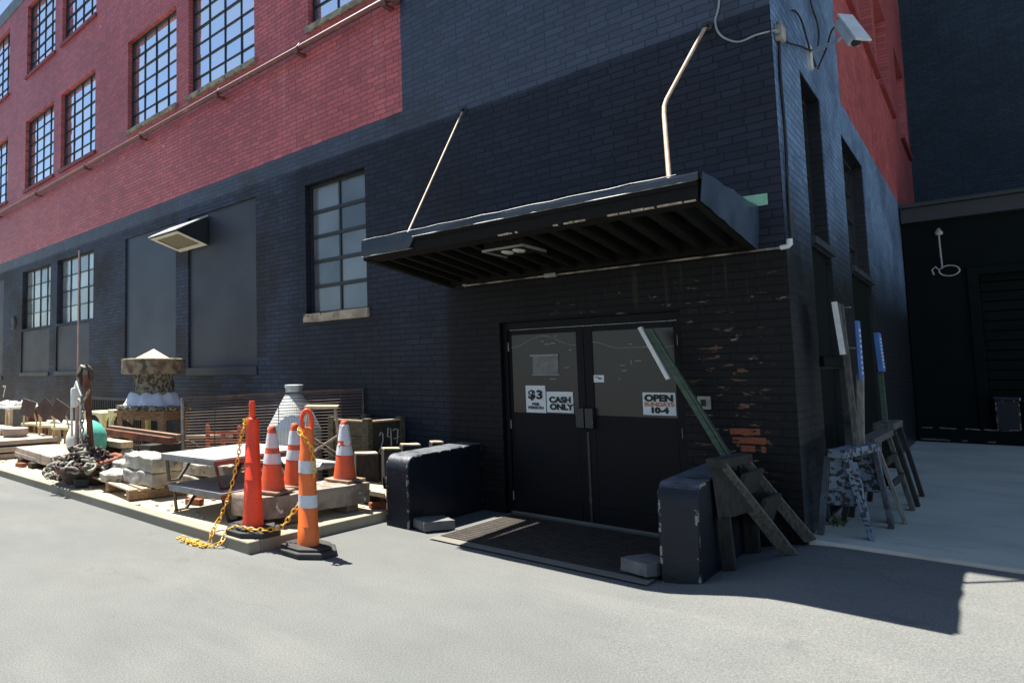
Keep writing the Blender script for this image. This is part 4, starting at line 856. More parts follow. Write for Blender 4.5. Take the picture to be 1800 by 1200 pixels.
pts = [(-3.53, -3.04, 1.13), (-3.57, -3.06, 1.06), (-3.60, -3.07, 0.95), (-3.64, -3.07, 0.78), (-3.73, -3.10, 0.45), (-3.80, -3.16, 0.22), (-3.75, -3.29, 0.12), (-3.72, -3.36, 0.02), (-3.80, -3.42, zc), (-3.97, -3.40, zc), (-4.03, -3.42, 0.03), (-3.9, -3.46, zc), (-3.74, -3.46, zc), (-3.66, -3.40, zc),
       (-3.58, -3.33, 0.05), (-3.60, -3.25, 0.118), (-3.55, -3.20, 0.17), (-3.40, -3.18, 0.185), (-3.27, -3.12, 0.185), (-3.18, -2.96, 0.20), (-3.10, -2.88, 0.33), (-3.05, -2.80, 0.45), (-3.03, -2.745, 0.60), (-3.01, -2.76, 0.85), (-2.99, -2.77, 1.0), (-2.99, -2.86, 1.09), (-2.95, -2.935, 1.07), (-2.90, -2.92, 1.02), (-2.855, -2.88, 0.92), (-2.84, -2.87, 0.8), (-2.85, -2.86, 0.7)]
for i, (p, d) in enumerate(chain(pts)):
    b.link(p, d, (0.4, -0.6, 0.3) if i % 2 else (0.5, 0.5, 0.7), 0.031, 0.0175, 0.0055)
for k in range(26):
    p = Vector((-3.88+random.gauss(0, 0.11), -3.43+random.gauss(0, 0.02), random.choice((0.01, 0.02, 0.03)))); a = random.uniform(0, 6.28); b.link(p, (math.cos(a), math.sin(a), 0.1), (0, 0, 1) if k % 2 else (0.3, 0.2, 0.5), 0.031, 0.0175, 0.0055)
for k in range(10): p = Vector((-3.535+random.gauss(0, 0.015), -3.045+random.gauss(0, 0.015), 1.12+random.gauss(0, 0.02))); b.link(p, (random.gauss(0, 1), random.gauss(0, 1), random.gauss(0, 1)), (0.1, 0.3, 1), 0.03, 0.017, 0.0055)
tag(b.build('barrier_chain', MAT['chain'], loc=(-3.6, -3.3, 0), smooth=60), 'yellow plastic chain draped between the two traffic posts and piled on the asphalt', 'chain')

# ------------------------------------------------------------------ yard: beam, tables, crate, stubs
b = MB(); b.rock((-3.69, -2.13, 0.292), (0.46, 1.56, 0.215), R(-4), 0.018, 8, 2.2, 3)
tag(b.build('stone_beam', gen('grey brown stone beam', (0.30, 0.25, 0.20), (0.17, 0.13, 0.10), 6, 0.9, bump=0.8, chips=((0.5, 0.48, 0.45), 5, 0.66)), loc=(-3.68, -2.13, 0.18), smooth=45), 'heavy rough stone beam with a broken end carrying the traffic cones', 'beam')
for i, y in enumerate((-2.45, -1.62)):
    b = MB(); b.rock((-3.68+0.05*i, y, 0.142), (0.36, 0.2, 0.08), 0, 0.008, 3, 5, i); tag(b.build('support_block', MAT['timber'], loc=(-3.68, y, 0.1)), ('short timber block under the broken end of the stone beam', 'short timber block under the far end of the stone beam')[i], 'block', 'blocks under the stone beam')
def bench_table(label, corner, rz, wd, ln, zt, zf, top, edge, flip=1):
    ux = Vector((math.cos(rz), math.sin(rz), 0)); uy = Vector((-math.sin(rz), math.cos(rz), 0)); c = Vector((corner[0], corner[1], 0))
    ctr = c+ux*wd/2+uy*ln/2
    t_ = thing('low_table', label, 'table', (ctr.x, ctr.y, zf), 'stacked low tables')
    b = MB(); b.box(ctr+Vector((0, 0, zt-0.012)), (wd, ln, 0.022), RZ(rz)); b.build('tabletop', MAT[top], t_, bevel=0.003)
    b = MB(); ez = zt-0.045
    b.box(ctr+ux*(wd/2-0.012)+Vector((0, 0, ez)), (0.02, ln-0.02, 0.045), RZ(rz)); b.box(ctr-ux*(wd/2-0.012)+Vector((0, 0, ez)), (0.02, ln-0.02, 0.045), RZ(rz)); b.build('side_rail', MAT[edge], t_)
    b = MB(); b.box(ctr+uy*(ln/2-0.012)+Vector((0, 0, ez)), (wd-0.046, 0.02, 0.045), RZ(rz)); b.build('end_rail', MAT['grey_metal'], t_)
    b = MB(); b.box(ctr-uy*(ln/2-0.012)+Vector((0, 0, ez)), (wd-0.046, 0.02, 0.045), RZ(rz)); b.build('end_rail', MAT['grey_metal'], t_)
    for sx in (-1, 1):
        for sy in (-1, 1):
            e = ctr+ux*sx*(wd/2-0.05)+uy*sy*(ln/2-0.05); b = MB()
            f0 = e+ux*sx*0.03*flip+uy*(-sy)*0.06+Vector((0, 0, zf+0.008)); f1 = f0-uy*sy*0.14
            p0_ = e+Vector((0, 0, zt-0.05)); p1_ = e-uy*sy*0.42+Vector((0, 0, zt-0.05))
            b.bar(p0_, f0, 0.028, 0.028); b.bar(p1_, f1, 0.028, 0.028); b.bar(f0, f1, 0.03, 0.015); b.build('leg', MAT['black_metal'] if sx > 0 else MAT['steel_leg'], t_)
    return t_
MAT['steel_leg'] = gen('dark olive steel leg', (0.05, 0.045, 0.035), (0.09, 0.08, 0.06), 6, 0.6, bump=0.1)
bench_table('lower of two stacked tables, with a shaded grey top and splayed steel legs', (-4.82, -3.08), R(5), 0.86, 1.42, 0.40, 0.10, 'table_shaded', 'table_edge')
bench_table('upper of two stacked tables, with a bleached white top in the sun', (-4.96, -3.08), R(6), 0.87, 1.48, 0.72, 0.401, 'table_top', 'table_edge')
# crate
cr = thing('wooden_crate', 'big weathered wooden crate with 247 painted on its side by the wall', 'crate', (-4.19, -0.42, 0.1))
cx0, cx1, cy0, cy1, cz0, cz1 = -4.5, -3.88, -0.80, -0.07, 0.1, 1.02
b = MB()
for k in range(5):
    z0 = cz0+(cz1-cz0-0.02)*k/5; z1 = z0+(cz1-cz0-0.02)/5-0.008
    b.bb(cx0+0.05, cx1-0.05, cy0+0.01, cy0+0.035, z0, z1); b.bb(cx0+0.05, cx1-0.05, cy1-0.035, cy1-0.01, z0, z1); b.bb(cx0+0.01, cx0+0.035, cy0+0.05, cy1-0.05, z0, z1)
b.build('boards', MAT['crate'], cr, bevel=0.003)
b = MB(); b.bb(cx1-0.035, cx1-0.01, cy0+0.05, cy1-0.02, cz0, cz1-0.03); sd_ = b.build('side_panel', MAT['timber_dark'], cr)
for px_, py_ in ((cx0+.03, cy0+.03), (cx1-.03, cy0+.03), (cx0+.03, cy1-.03), (cx1-.03, cy1-.03)):
    b = MB(); b.bb(px_-0.045, px_+0.045, py_-0.045, py_+0.045, cz0, cz1+0.02); b.build('corner_post', MAT['crate'], cr, bevel=0.006)
b = MB(); b.bb(cx1-0.045, cx1+0.004, cy0+0.08, cy1-0.06, cz1-0.03, cz1-0.008); b.bb(cx0+0.08, cx1-0.08, cy0-0.004, cy0+0.045, cz1-0.025, cz1-0.005); b.build('rim', MAT['timber_pale'], cr)
b = MB()                                            # the hand painted 2 4 7
def stroke(pts, r=0.009):
    b.tube([(cx1-0.0065, cy0+0.05+u, 0.1+v) for u, v in pts], r, 5)
stroke([(0.18, 0.72), (0.21, 0.76), (0.25, 0.74), (0.25, 0.66), (0.20, 0.57), (0.17, 0.52), (0.20, 0.50), (0.27, 0.54), (0.29, 0.53)])
stroke([(0.36, 0.81), (0.34, 0.70), (0.42, 0.69)]); stroke([(0.41, 0.80), (0.415, 0.70), (0.42, 0.58)])
stroke([(0.46, 0.77), (0.50, 0.785), (0.56, 0.78), (0.55, 0.68), (0.54, 0.60)]); stroke([(0.47, 0.665), (0.59, 0.68)], 0.007)
b.build('painted_number', MAT['chalk'], sd_)
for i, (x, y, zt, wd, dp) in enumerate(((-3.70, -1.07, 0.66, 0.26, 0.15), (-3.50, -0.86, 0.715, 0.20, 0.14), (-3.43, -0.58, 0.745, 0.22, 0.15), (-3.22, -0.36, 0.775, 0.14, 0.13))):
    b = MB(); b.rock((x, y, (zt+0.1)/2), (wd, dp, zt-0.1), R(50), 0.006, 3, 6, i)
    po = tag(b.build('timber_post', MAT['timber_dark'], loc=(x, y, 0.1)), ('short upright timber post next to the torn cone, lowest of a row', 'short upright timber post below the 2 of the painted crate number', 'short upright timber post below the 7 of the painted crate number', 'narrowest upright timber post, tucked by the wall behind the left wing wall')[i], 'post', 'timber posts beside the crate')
    b = MB(); b.rock((x, y, zt+0.004), (wd*0.97, dp*0.97, 0.02), R(50), 0.005, 3, 6, i); b.build('lit_top', MAT['timber_pale'], po)  # sun on the post tops painted as pale timber, shade as dark sides
for i, (x, y, z, ln) in enumerate(((-3.60, -1.02, 0.30, 0.5), (-3.42, -1.0, 0.24, 0.4))):
    b = MB(); b.rock((x+0.12, y-0.16, z), (0.16, ln, 0.05), R(40+i*12), 0.006, 4, 5, i, (R(5), R(8))); tag(b.build('loose_plank', MAT['timber_pale'], loc=(x, y, z-0.1)), ('short pale plank leaning among the posts near the stone beam', 'short pale plank lying lower beside the left wing wall')[i], 'plank', 'loose planks beside the crate')
# bench behind the cones with the stool on it
t_ = thing('plank_bench', 'low bleached plank bench under the stool behind the cones', 'bench', (-4.6, -1.2, 0.1))
b = MB()
for k in range(3): b.bb(-5.05, -4.12, -1.52+0.21*k, -1.52+0.21*k+0.2, 0.46, 0.5)
b.build('seat', MAT['table_top'], t_, bevel=0.004)
for xx in (-4.98, -4.22):
    for yy in (-1.46, -0.96): b = MB(); b.bb(xx, xx+0.06, yy, yy+0.06, 0.1, 0.46); b.build('leg', MAT['timber'], t_)
MAT['stool_leg'] = gen('worn buff stool leg', (0.42, 0.34, 0.25), (0.28, 0.21, 0.15), 8, 0.6)
st = thing('step_stool', 'small folding stool with wooden seat and thin pale crossed metal legs', 'stool', (-4.3, -1.13, 0.5))
b = MB(); b.box((-4.32, -1.13, 1.185), (0.40, 0.36, 0.03), RZ(R(38))); b.build('seat', MAT['timber_pale'], st, bevel=0.005)
L = {}
for i, (a, q) in enumerate(((-1, -1), (1, -1), (1, 1), (-1, 1))):
    v = RZ(R(38)) @ Vector((a*0.16, q*0.13, 0)); e = RZ(R(38)) @ Vector((a*0.235, q*0.2, 0)); L[i] = (Vector((-4.32, -1.13, 1.17))+v, Vector((-4.32, -1.13, 0.503))+e)
    b = MB(); b.tube(L[i], 0.0105, 8); b.build('leg', MAT['stool_leg'], st, smooth=50)
b = MB()
for i, j in ((0, 1), (1, 2), (2, 3), (3, 0)):
    f = lambda k, t: L[k][0].lerp(L[k][1], t)
    b.tube([f(i, .5), f(j, .92)], 0.007, 6); b.tube([f(j, .5), f(i, .92)], 0.007, 6)
b.build('cross_brace', MAT['stool_leg'], st, smooth=50)
# hopper
hp = thing('metal_hopper', 'galvanised cone shaped hopper with a narrow collar behind the wire fence panel', 'hopper', (-5.47, -0.46, 0.1))
def hopper_mat():
    m, t, b_ = newmat('checkered galvanised sheet'); g = G(t); co = g.obj(); s = g.node('ShaderNodeSeparateXYZ', {0: co})
    ang = g.m('ARCTAN2', s.outputs[1], s.outputs[0])
    la = g.m('ABSOLUTE', g.m('SINE', g.m('MULTIPLY', ang, 24.0))); lb_ = g.m('ABSOLUTE', g.m('SINE', g.m('MULTIPLY', s.outputs[2], 88.0)))
    ln = g.m('MAXIMUM', g.step(la, 0.30, 0.1), g.step(lb_, 0.30, 0.1))
    c = g.mix(g.noise(co, 6, 4), (0.66, 0.70, 0.69), (0.44, 0.48, 0.48)); c = g.mix(g.m('MULTIPLY', ln, 0.55), c, (0.20, 0.21, 0.21))
    t.links.new(c, b_.inputs['Base Color']); b_.inputs['Metallic'].default_value = 0.25; b_.inputs['Roughness'].default_value = 0.5
    t.links.new(g.bump(ln, 0.4, 0.01), b_.inputs['Normal']); return m
HM = hopper_mat(); HC = (-5.47, -0.46, 0.1)
b = MB(); b.lathe(HC, [(0.39, 0.0), (0.39, 0.70)], 36, cap=False); b.build('drum', HM, hp, smooth=40)
b = MB(); b.lathe(HC, [(0.395, 0.695), (0.39, 0.72), (0.135, 1.19)], 36, cap=False); b.build('cone', HM, hp, smooth=40)
b = MB(); b.lathe(HC, [(0.13, 1.185), (0.125, 1.21), (0.125, 1.29), (0.135, 1.295), (0.135, 1.335), (0.125, 1.34), (0.1, 1.33)], 28); b.build('collar', MAT['galv'], hp, smooth=40)
# wire fence panel standing across the yard
fp = thing('wire_fence_panel', 'rusty fence panel of many thin horizontal rods in a dark frame', 'fence panel', (-5.5, -0.9, 0.1))
fa = Vector((-6.5, -1.68, 0)); fb = Vector((-4.54, -0.05, 0)); za0, za1, zb0, zb1 = 0.12, 1.255, 0.2, 1.385
b = MB(); b.bar(fa+Vector((0, 0, za0)), fa+Vector((-0.03, 0, za1)), 0.035, 0.035); b.build('post', MAT['grey_metal'], fp, bevel=0.004)
b = MB(); b.bar(fb+Vector((0, 0, zb0)), fb+Vector((0, 0, zb1)), 0.03, 0.03); b.build('post', MAT['black_metal'], fp, bevel=0.004)
b = MB(); b.bar(fa+Vector((-0.03, 0, za1-0.01)), fb+Vector((0, 0, zb1-0.01)), 0.03, 0.03); b.build('top_rail', MAT['dark_iron'], fp)
for k in range(27):
    t = (k+1)/28; b = MB(); p = fa.copy(); p.z = za0+(za1-za0)*t; q = fb.copy(); q.z = zb0+(zb1-zb0)*t; b.tube([p, q], 0.005, 5); b.build('rod', MAT['rod_rust'] if 'rod_rust' in MAT else MAT.setdefault('rod_rust', gen('rusty rod', (0.15, 0.10, 0.075), (0.09, 0.06, 0.045), 5, 0.7, bump=0)), fp)
b = MB()
for t in (0.18, 0.36, 0.54, 0.72, 0.88): p = fa.lerp(fb, t); b.bar(p+Vector((0, 0, 0.14)), p+Vector((0, 0, za1+(zb1-za1)*t-0.02)), 0.008, 0.008)
b.build('upright_wire', MAT['dark_iron'], fp)
# red frame
rf = thing('red_steel_frame', 'small red painted steel frame with braces lying behind the fence panel', 'frame', (-6.3, -1.1, 0.1))
b = MB()
for z in (0.74, 0.62): b.bar((-6.45, -1.28, z), (-5.72, -0.98, z+0.03), 0.04, 0.05)
b.build('rail', MAT['red_frame'], rf)
b = MB()
for k in range(4): t = k/3; x = -6.45+0.73*t; y = -1.28+0.30*t; b.bar((x, y, 0.12), (x, y, 0.86-0.1*(k % 2)), 0.045, 0.045)
b.build('upright', MAT['red_frame'], rf)
b = MB(); b.bar((-6.45, -1.28, 0.2), (-6.2, -1.18, 0.62), 0.03, 0.03); b.bar((-5.95, -1.07, 0.62), (-5.72, -0.98, 0.2), 0.03, 0.03); b.bar((-6.2, -1.16, 0.2), (-5.95, -1.07, 0.6), 0.03, 0.03); b.build('brace', MAT['red_frame'], rf)
# chimney pot model on its timber table
TCX, TCY, TR = -8.32, -1.02, R(25)
tt = thing('timber_table', 'rough timber table standing on thick posts under the stone chimney piece', 'table', (TCX, TCY, 0.1))
m_ = RZ(TR); T0 = Vector((TCX, TCY, 0))
b = MB()
for k in range(5): b.box(T0+m_ @ Vector((0, -0.38+0.19*k, 0.985)), (0.98, 0.18, 0.045), m_)
b.build('tabletop', MAT['timber_x'], tt, bevel=0.006)
for sx in (-1, 1):
    for sy in (-1, 1): b = MB(); b.box(T0+m_ @ Vector((sx*0.40, sy*0.38, 0.53)), (0.11, 0.10, 0.86), m_); b.build('leg', MAT['timber_x'], tt, bevel=0.006)
for sy in (-1, 1): b = MB(); b.box(T0+m_ @ Vector((0, sy*0.40, 0.905)), (0.69, 0.04, 0.11), m_); b.build('apron_rail', MAT['timber_x'], tt)
for sx in (-1, 1): b = MB(); b.box(T0+m_ @ Vector((sx*0.42, 0, 0.905)), (0.04, 0.65, 0.11), m_); b.build('apron_rail', MAT['timber_x'], tt)
b = MB(); b.bar(T0+m_ @ Vector((-0.34, -0.39, 0.82)), T0+m_ @ Vector((0.32, -0.39, 0.35)), 0.04, 0.08); b.build('brace', MAT['timber_dark'], tt)
cp = thing('chimney_piece', 'salvaged stone chimney top with round slab cap and peach pyramid, skirted by white tarpaulin', 'chimney', (TCX, TCY, 1.008))
cxm, cym = TCX, TCY
b = MB(); b.lathe((cxm, cym, 1.24), [(0.37, 0), (0.345, 0.08), (0.36, 0.2), (0.345, 0.30), (0.35, 0.385)], 26, jit=0.06); b.build('stone_shaft', MAT['flint'], cp, smooth=40)
b = MB(); b.lathe((cxm, cym, 1.615), [(0.50, 0.0), (0.545, 0.012), (0.55, 0.06), (0.545, 0.13), (0.552, 0.2), (0.55, 0.25), (0.52, 0.262), (0.2, 0.265)], 40, jit=0.012); b.build('cap_slab', MAT['cap_stone'], cp, smooth=40)
b = MB(); zq = 1.872; rr_ = 0.30; mm = RZ(R(-37)); b.add([Vector((cxm, cym, zq))+mm @ Vector(v) for v in ((-rr_, -rr_, 0), (rr_, -rr_, 0), (rr_, rr_, 0), (-rr_, rr_, 0), (0, 0, 0.18))], [(0, 1, 4), (1, 2, 4), (2, 3, 4), (3, 0, 4), (3, 2, 1, 0)]); b.build('pyramid_cap', MAT['copper_pink'], cp)
b = MB(); n = 48; vs = []
for i in range(n):
    a = 2*math.pi*i/n; ex = math.cos(a); ey = math.sin(a)
    for (r_, z) in ((0.35, 1.30), (0.40, 1.27), (0.47, 1.17), (0.54, 1.06)):
        wr = 0.05*mnoise.noise(Vector((math.cos(a)*2.6, math.sin(a)*2.6, z*3)))+0.016*mnoise.noise(Vector((math.cos(a)*7, math.sin(a)*7, z*4))); vs.append((cxm+ex*(r_+wr), cym+ey*(r_+wr), z+wr*0.6))
b.add(vs, [(i*4+k, ((i+1) % n)*4+k, ((i+1) % n)*4+k+1, i*4+k+1) for i in range(n) for k in range(3)]); b.build('tarpaulin', MAT['white_tarp'], cp, smooth=60)
b = MB()
for k in range(60): a = 6.28*k/60; q = random.uniform(0.50, 0.57); b.rock((cxm+q*math.cos(a), cym+q*math.sin(a), 1.045), (random.uniform(.08, .16), random.uniform(.07, .12), random.uniform(.06, .10)), a, 0.018, 2, 8, k)
tag(b.build('rubble_edge', MAT['flint'], cp), kind='stuff')
# lumber in front of it
for i, (y, z, mt_, lb_) in enumerate(((-1.92, 0.665, 'rust', 'long rusty brown beam, front one of two under the chimney table'), (-1.78, 0.70, 'timber_x', 'long brown timber beam lying just behind the front rusty beam'))):
    b = MB(); b.bar((-8.45, y, z+0.02), (-6.52, y+0.05, z-0.01), 0.09, 0.10); tag(b.build('long_beam', MAT[mt_], loc=(-7.5, y, z-0.05), bevel=0.006), lb_, 'beam', 'long beams under the chimney table')
b = MB(); b.bar((-8.3, -2.12, 0.56), (-7.42, -2.06, 0.55), 0.22, 0.09); tag(b.build('short_plank', MAT['timber_pale'], loc=(-7.9, -2.1, 0.5), bevel=0.005), 'short thick pale plank lying in front of the two long beams', 'plank')
for i, x in enumerate((-8.2, -6.8)):
    b = MB(); b.rock((x, -1.9, 0.355), (0.28, 0.5, 0.5), 0, 0.01, 4, 4, i+4); tag(b.build('support_block', MAT['timber_dark'], loc=(x, -1.9, 0.1)), ('dark support block under the left end of the long beams', 'dark support block under the right end of the long beams')[i], 'block', 'blocks under the long beams')
# pallet with concrete blocks
pl = thing('wooden_pallet', 'low wooden pallet at the yard edge loaded with broken concrete blocks', 'pallet', (-6.3, -2.6, 0.1))
pr = RZ(R(-8)); pc = Vector((-6.27, -2.60, 0.1))
b = MB()
for k in range(5): b.box(pc+pr @ Vector((0, -0.34+0.17*k, 0.125)), (1.45, 0.12, 0.022), pr)
b.build('deck_boards', MAT['timber_pale'], pl, bevel=0.003)
for xx in (-0.68, 0, 0.68): b = MB(); b.box(pc+pr @ Vector((xx, 0, 0.062)), (0.09, 0.80, 0.10), pr); b.build('bearer', MAT['timber_x'], pl, bevel=0.003)
def rockt(nm, c, d, rz, lab, cat, grp, mt_='concrete_pale', amp=0.02, sd_=1, tilt=(0, 0)):
    b = MB(); b.rock(c, d, R(rz), amp*1.25, 9, 4.2, sd_, tilt); return tag(b.build(nm, MAT[mt_], loc=(c[0], c[1], c[2]-d[2]/2), smooth=45), lab, cat, grp)
BG = 'broken concrete blocks on the pallet'
rockt('concrete_block', (-6.62, -2.48, 0.335), (0.60, 0.46, 0.19), -4, 'squarish pale concrete block at the left end of the pallet beside the rusty bowl', 'block', BG, sd_=2)
rockt('concrete_block', (-6.33, -2.86, 0.30), (0.36, 0.24, 0.13), 18, 'small tilted pale concrete lump at the front of the pallet', 'block', BG, sd_=3, tilt=(R(14), 0))
rockt('concrete_block', (-5.86, -2.62, 0.325), (0.68, 0.46, 0.17), 3, 'long flat concrete block on the right of the pallet, under another block', 'block', BG, 'concrete', sd_=4)
rockt('concrete_block', (-5.86, -2.60, 0.50), (0.74, 0.46, 0.18), -3, 'long pale broken concrete block lying topmost on the right of the pallet', 'block', BG, sd_=5)
rockt('concrete_block', (-5.55, -1.95, 0.20), (1.05, 0.30, 0.16), 6, 'long concrete curb stone on the ground seen beneath the upper table', 'block', 'curb stones behind the tables', 'concrete', sd_=6)
rockt('concrete_block', (-5.60, -1.93, 0.375), (0.95, 0.30, 0.17), 2, 'pale curb stone stacked on another curb stone behind the tables', 'block', 'curb stones behind the tables', sd_=7)
b = MB(); pts = [(-7.95, -1.66+0.02*math.sin(k*1.7), 0.34+0.03*math.sin(k*2.1)) if False else (-7.6+0.12*k, -2.02+0.012*k+0.02*math.sin(k*1.7), 0.42-0.012*k+0.02*math.sin(k*2.3)) for k in range(11)]
b.tube(pts, [0.06+0.02*math.sin(k*2.9) for k in range(11)], 9)
for k in range(12): b.rock((-7.5+0.11*k, -2.06+random.uniform(-.08, .08), 0.36+random.uniform(-.02, .08)), (random.uniform(.08, .2), random.uniform(.05, .12), random.uniform(.04, .09)), random.uniform(0, 3), 0.02, 2, 7, k)
b.rock((-7.0, -2.05, 0.22), (1.3, 0.30, 0.24), 0.05, 0.02, 5, 3, 4)
tag(b.build('driftwood_log', gen('bleached driftwood', (0.70, 0.68, 0.60), (0.55, 0.52, 0.44), 6, 0.9, bump=0.8), loc=(-7, -2.0, 0.1), smooth=50), 'bleached white gnarled log lying behind the concrete blocks', 'log')
# stone slab stacks
def slabs(c, d, rz, n, z0, gap, th, labs, grp, sd_):
    for k in range(n):
        b = MB(); b.rock((c[0]+random.uniform(-.04, .04), c[1]+random.uniform(-.03, .03), z0+th/2+k*(th+gap)), (d[0], d[1], th), R(rz+random.uniform(-1, 1)), 0.007, 7, 3, sd_+k)
        tag(b.build('stone_slab', MAT['slab_stone'], loc=(c[0], c[1], z0+k*(th+gap)), smooth=45), labs[k], 'slab', grp)
slabs((-9.05, -2.30), (2.14, 1.02), -4.5, 2, 0.20, 0.003, 0.075, ['flat pinkish stone slab lying lower in the pair beside the green float', 'flat pinkish stone slab lying on top of the pair beside the green float'], 'stone slabs in the near stack', 20)
slabs((-11.9, -2.2), (2.7, 1.2), -3, 3, 0.11, 0.035, 0.082, ['lowest of the three stone slabs stacked at the left edge', 'middle one of the three stone slabs stacked at the left edge', 'topmost of the three stone slabs stacked at the left edge'], 'stone slabs in the left stack', 30)
for i, (x, y) in enumerate(((-9.75, -2.66), (-9.1, -2.74), (-8.35, -2.8), (-8.3, -1.95))):
    b = MB(); b.rock((x, y, 0.148), (0.20, 0.26, 0.092), R(-4), 0.006, 3, 6, i)
    tag(b.build('timber_spacer', MAT['timber_dark'], loc=(x, y, 0.1)), ('dark spacer block under the left front of the near slab pair', 'dark spacer block under the front middle of the near slab pair', 'dark spacer block under the right front of the near slab pair', 'dark spacer block under the back of the near slab pair')[i], 'block', 'spacers under the stone slabs')
for i, x in enumerate((-12.4, -11.3)):
    for j in range(2): pass
b = MB(); b.lathe((-11.35, -2.25, 0.427), [(0.20, 0), (0.24, 0.05), (0.25, 0.16), (0.23, 0.17)], 18); tag(b.build('stone_bowl', MAT['slab_stone'], loc=(-11.35, -2.25, 0.427), smooth=40), 'round pale stone bowl on the left slab stack', 'bowl')
# float
def float_mat():
    m, t, b_ = newmat('white and teal float'); g = G(t); co = g.obj(); s = g.node('ShaderNodeSeparateXYZ', {0: co})
    f = g.m('ADD', g.m('ADD', g.m('MULTIPLY', s.outputs[0], 0.648), g.m('MULTIPLY', s.outputs[1], 0.762)), g.m('MULTIPLY', g.m('SUBTRACT', g.noise(co, 5, 4), 0.5), 0.12))
    c = g.mix(g.step(f, 0.02, 0.08), (0.62, 0.60, 0.50), (0.10, 0.46, 0.36)); c = g.mix(g.step(g.noise(co, 4, 4), 0.5, 0.7), c, g.mix(0.45, c, (0.55, 0.68, 0.62)))
    t.links.new(c, b_.inputs['Base Color']); b_.inputs['Roughness'].default_value = 0.45; return m
b = MB(); fr_ = 0.31; prof = [(max(0.004, fr_*math.sin(math.pi*k/22)), -fr_*math.cos(math.pi*k/22)) for k in range(23)]; b.lathe((-7.86, -2.50, 0.62), prof, 32)
tag(b.build('round_float', float_mat(), loc=(-7.86, -2.50, 0.62), smooth=80), 'big round fishing float, half white and half teal, resting on the slabs', 'float')
# anchor relic with chain heap
bz = thing('mooring_anchor', 'rusty iron mooring post with shackle standing in a bowl heaped with old chain', 'anchor', (-7.25, -2.78, 0.1))
B0 = Vector((-7.22, -2.80, 0.1))
b = MB(); b.lathe(B0, [(0.30, 0.0), (0.36, 0.06), (0.42, 0.20), (0.44, 0.22), (0.40, 0.23), (0.2, 0.2)], 24, jit=0.03); b.build('bowl', MAT['dark_iron'], bz, smooth=40)
b = MB(); ring = []; tl = Matrix.Rotation(R(9), 3, 'X') @ Matrix.Rotation(R(-5), 3, 'Y')
for k in range(28): a = 2*math.pi*k/28; ring.append(B0+Vector((0, 0, 0.27))+tl @ Vector((0.47*math.cos(a), 0.44*math.sin(a), 0)))
b.tube(ring, [0.034+0.012*mnoise.noise(Vector((k*0.9, 1, 2))) for k in range(28)], 8, True); b.build('flange_ring', MAT['terracotta'], bz, smooth=60)
b = MB(); b.tube([B0+Vector((0.06, 0.03, 0.2)), B0+Vector((-0.01, 0.02, 0.8)), B0+Vector((-0.07, 0.01, 1.25)), B0+Vector((-0.09, 0.0, 1.5))], [0.05, 0.045, 0.055, 0.06], 10)
b.build('shank', MAT['rust'], bz, smooth=50)
b = MB(); sh_ = [B0+Vector((-0.10-0.09*math.cos(a)*0.9, 0.0-0.05*math.cos(a), 1.49+0.13*math.sin(a))) for a in [2*math.pi*k/18 for k in range(18)]]; b.tube(sh_, 0.03, 8, True); b.build('shackle', MAT['dark_iron'], bz, smooth=50)
b = MB(); rp = [B0+Vector((-0.03, -0.05, 1.56)), B0+Vector((0.02, -0.07, 1.6)), B0+Vector((-0.06, -0.09, 1.63)), B0+Vector((-0.16, -0.09, 1.52)), B0+Vector((-0.19, -0.06, 1.38)), B0+Vector((-0.12, -0.07, 1.3))]; b.tube(rp, 0.018, 7)
rp = [B0+Vector((-0.16, -0.08, 1.16)), B0+Vector((-0.05, -0.1, 1.10)), B0+Vector((0.06, -0.07, 1.2)), B0+Vector((0.08, -0.03, 1.3))]; b.tube(rp, 0.018, 7); b.build('rope', MAT['rope'], bz, smooth=60)
b = MB()
for i, (p, d) in enumerate(chain([B0+Vector((-0.03, -0.07, 1.15)), B0+Vector((-0.02, -0.09, 0.8)), B0+Vector((0.0, -0.1, 0.3))], 0.062)): b.link(p, d, (0.3, 1, 0) if i % 2 else (1, 0.2, 0), 0.045, 0.027, 0.011, 10, 6)
b.build('hanging_chain', MAT['rope'], bz, smooth=60)
b = MB()
for k in range(95):
    a = random.uniform(0, 6.28); q = 0.46*math.sqrt(random.random()); hgt = 0.22+0.34*(1-q/0.5)*random.random()+0.05*random.random()
    b.link(B0+Vector((q*math.cos(a)+0.06, q*math.sin(a)-0.07, hgt)), (random.gauss(0, 1), random.gauss(0, 1), random.gauss(0, 0.4)), (random.gauss(0, 1), random.gauss(0, 1), 1), 0.075, 0.045, 0.019, 9, 6)
b.build('chain_heap', MAT['rope'], bz, smooth=60)
b = MB()
for k in range(120):
    a = random.uniform(0, 6.28); q = 0.42*math.sqrt(random.random()); hgt = 0.22+0.36*(1-q/0.5)*random.random()+0.05*random.random()
    b.link(B0+Vector((q*math.cos(a)+0.05, q*math.sin(a)-0.06, hgt)), (random.gauss(0, 1), random.gauss(0, 1), random.gauss(0, 0.4)), (random.gauss(0, 1), random.gauss(0, 1), 1), 0.07, 0.042, 0.018, 9, 6)
b.build('rusty_links', MAT['dark_iron'], bz, smooth=60)
b = MB()
for k in range(60):
    b.link((-7.85+random.gauss(0, 0.16), -2.98+random.gauss(0, 0.06), 0.115+0.06*random.random()), (random.gauss(0, 1), random.gauss(0, 1), 0.1), (0, 0, 1) if k % 2 else (random.gauss(0, 1), 1, 0.3), 0.055, 0.034, 0.013, 9, 6)
tag(b.build('chain_pile', MAT['rope'], loc=(-7.85, -2.98, 0.1), smooth=60), 'small pile of grey chain on the ground left of the rusty bowl', 'chain')
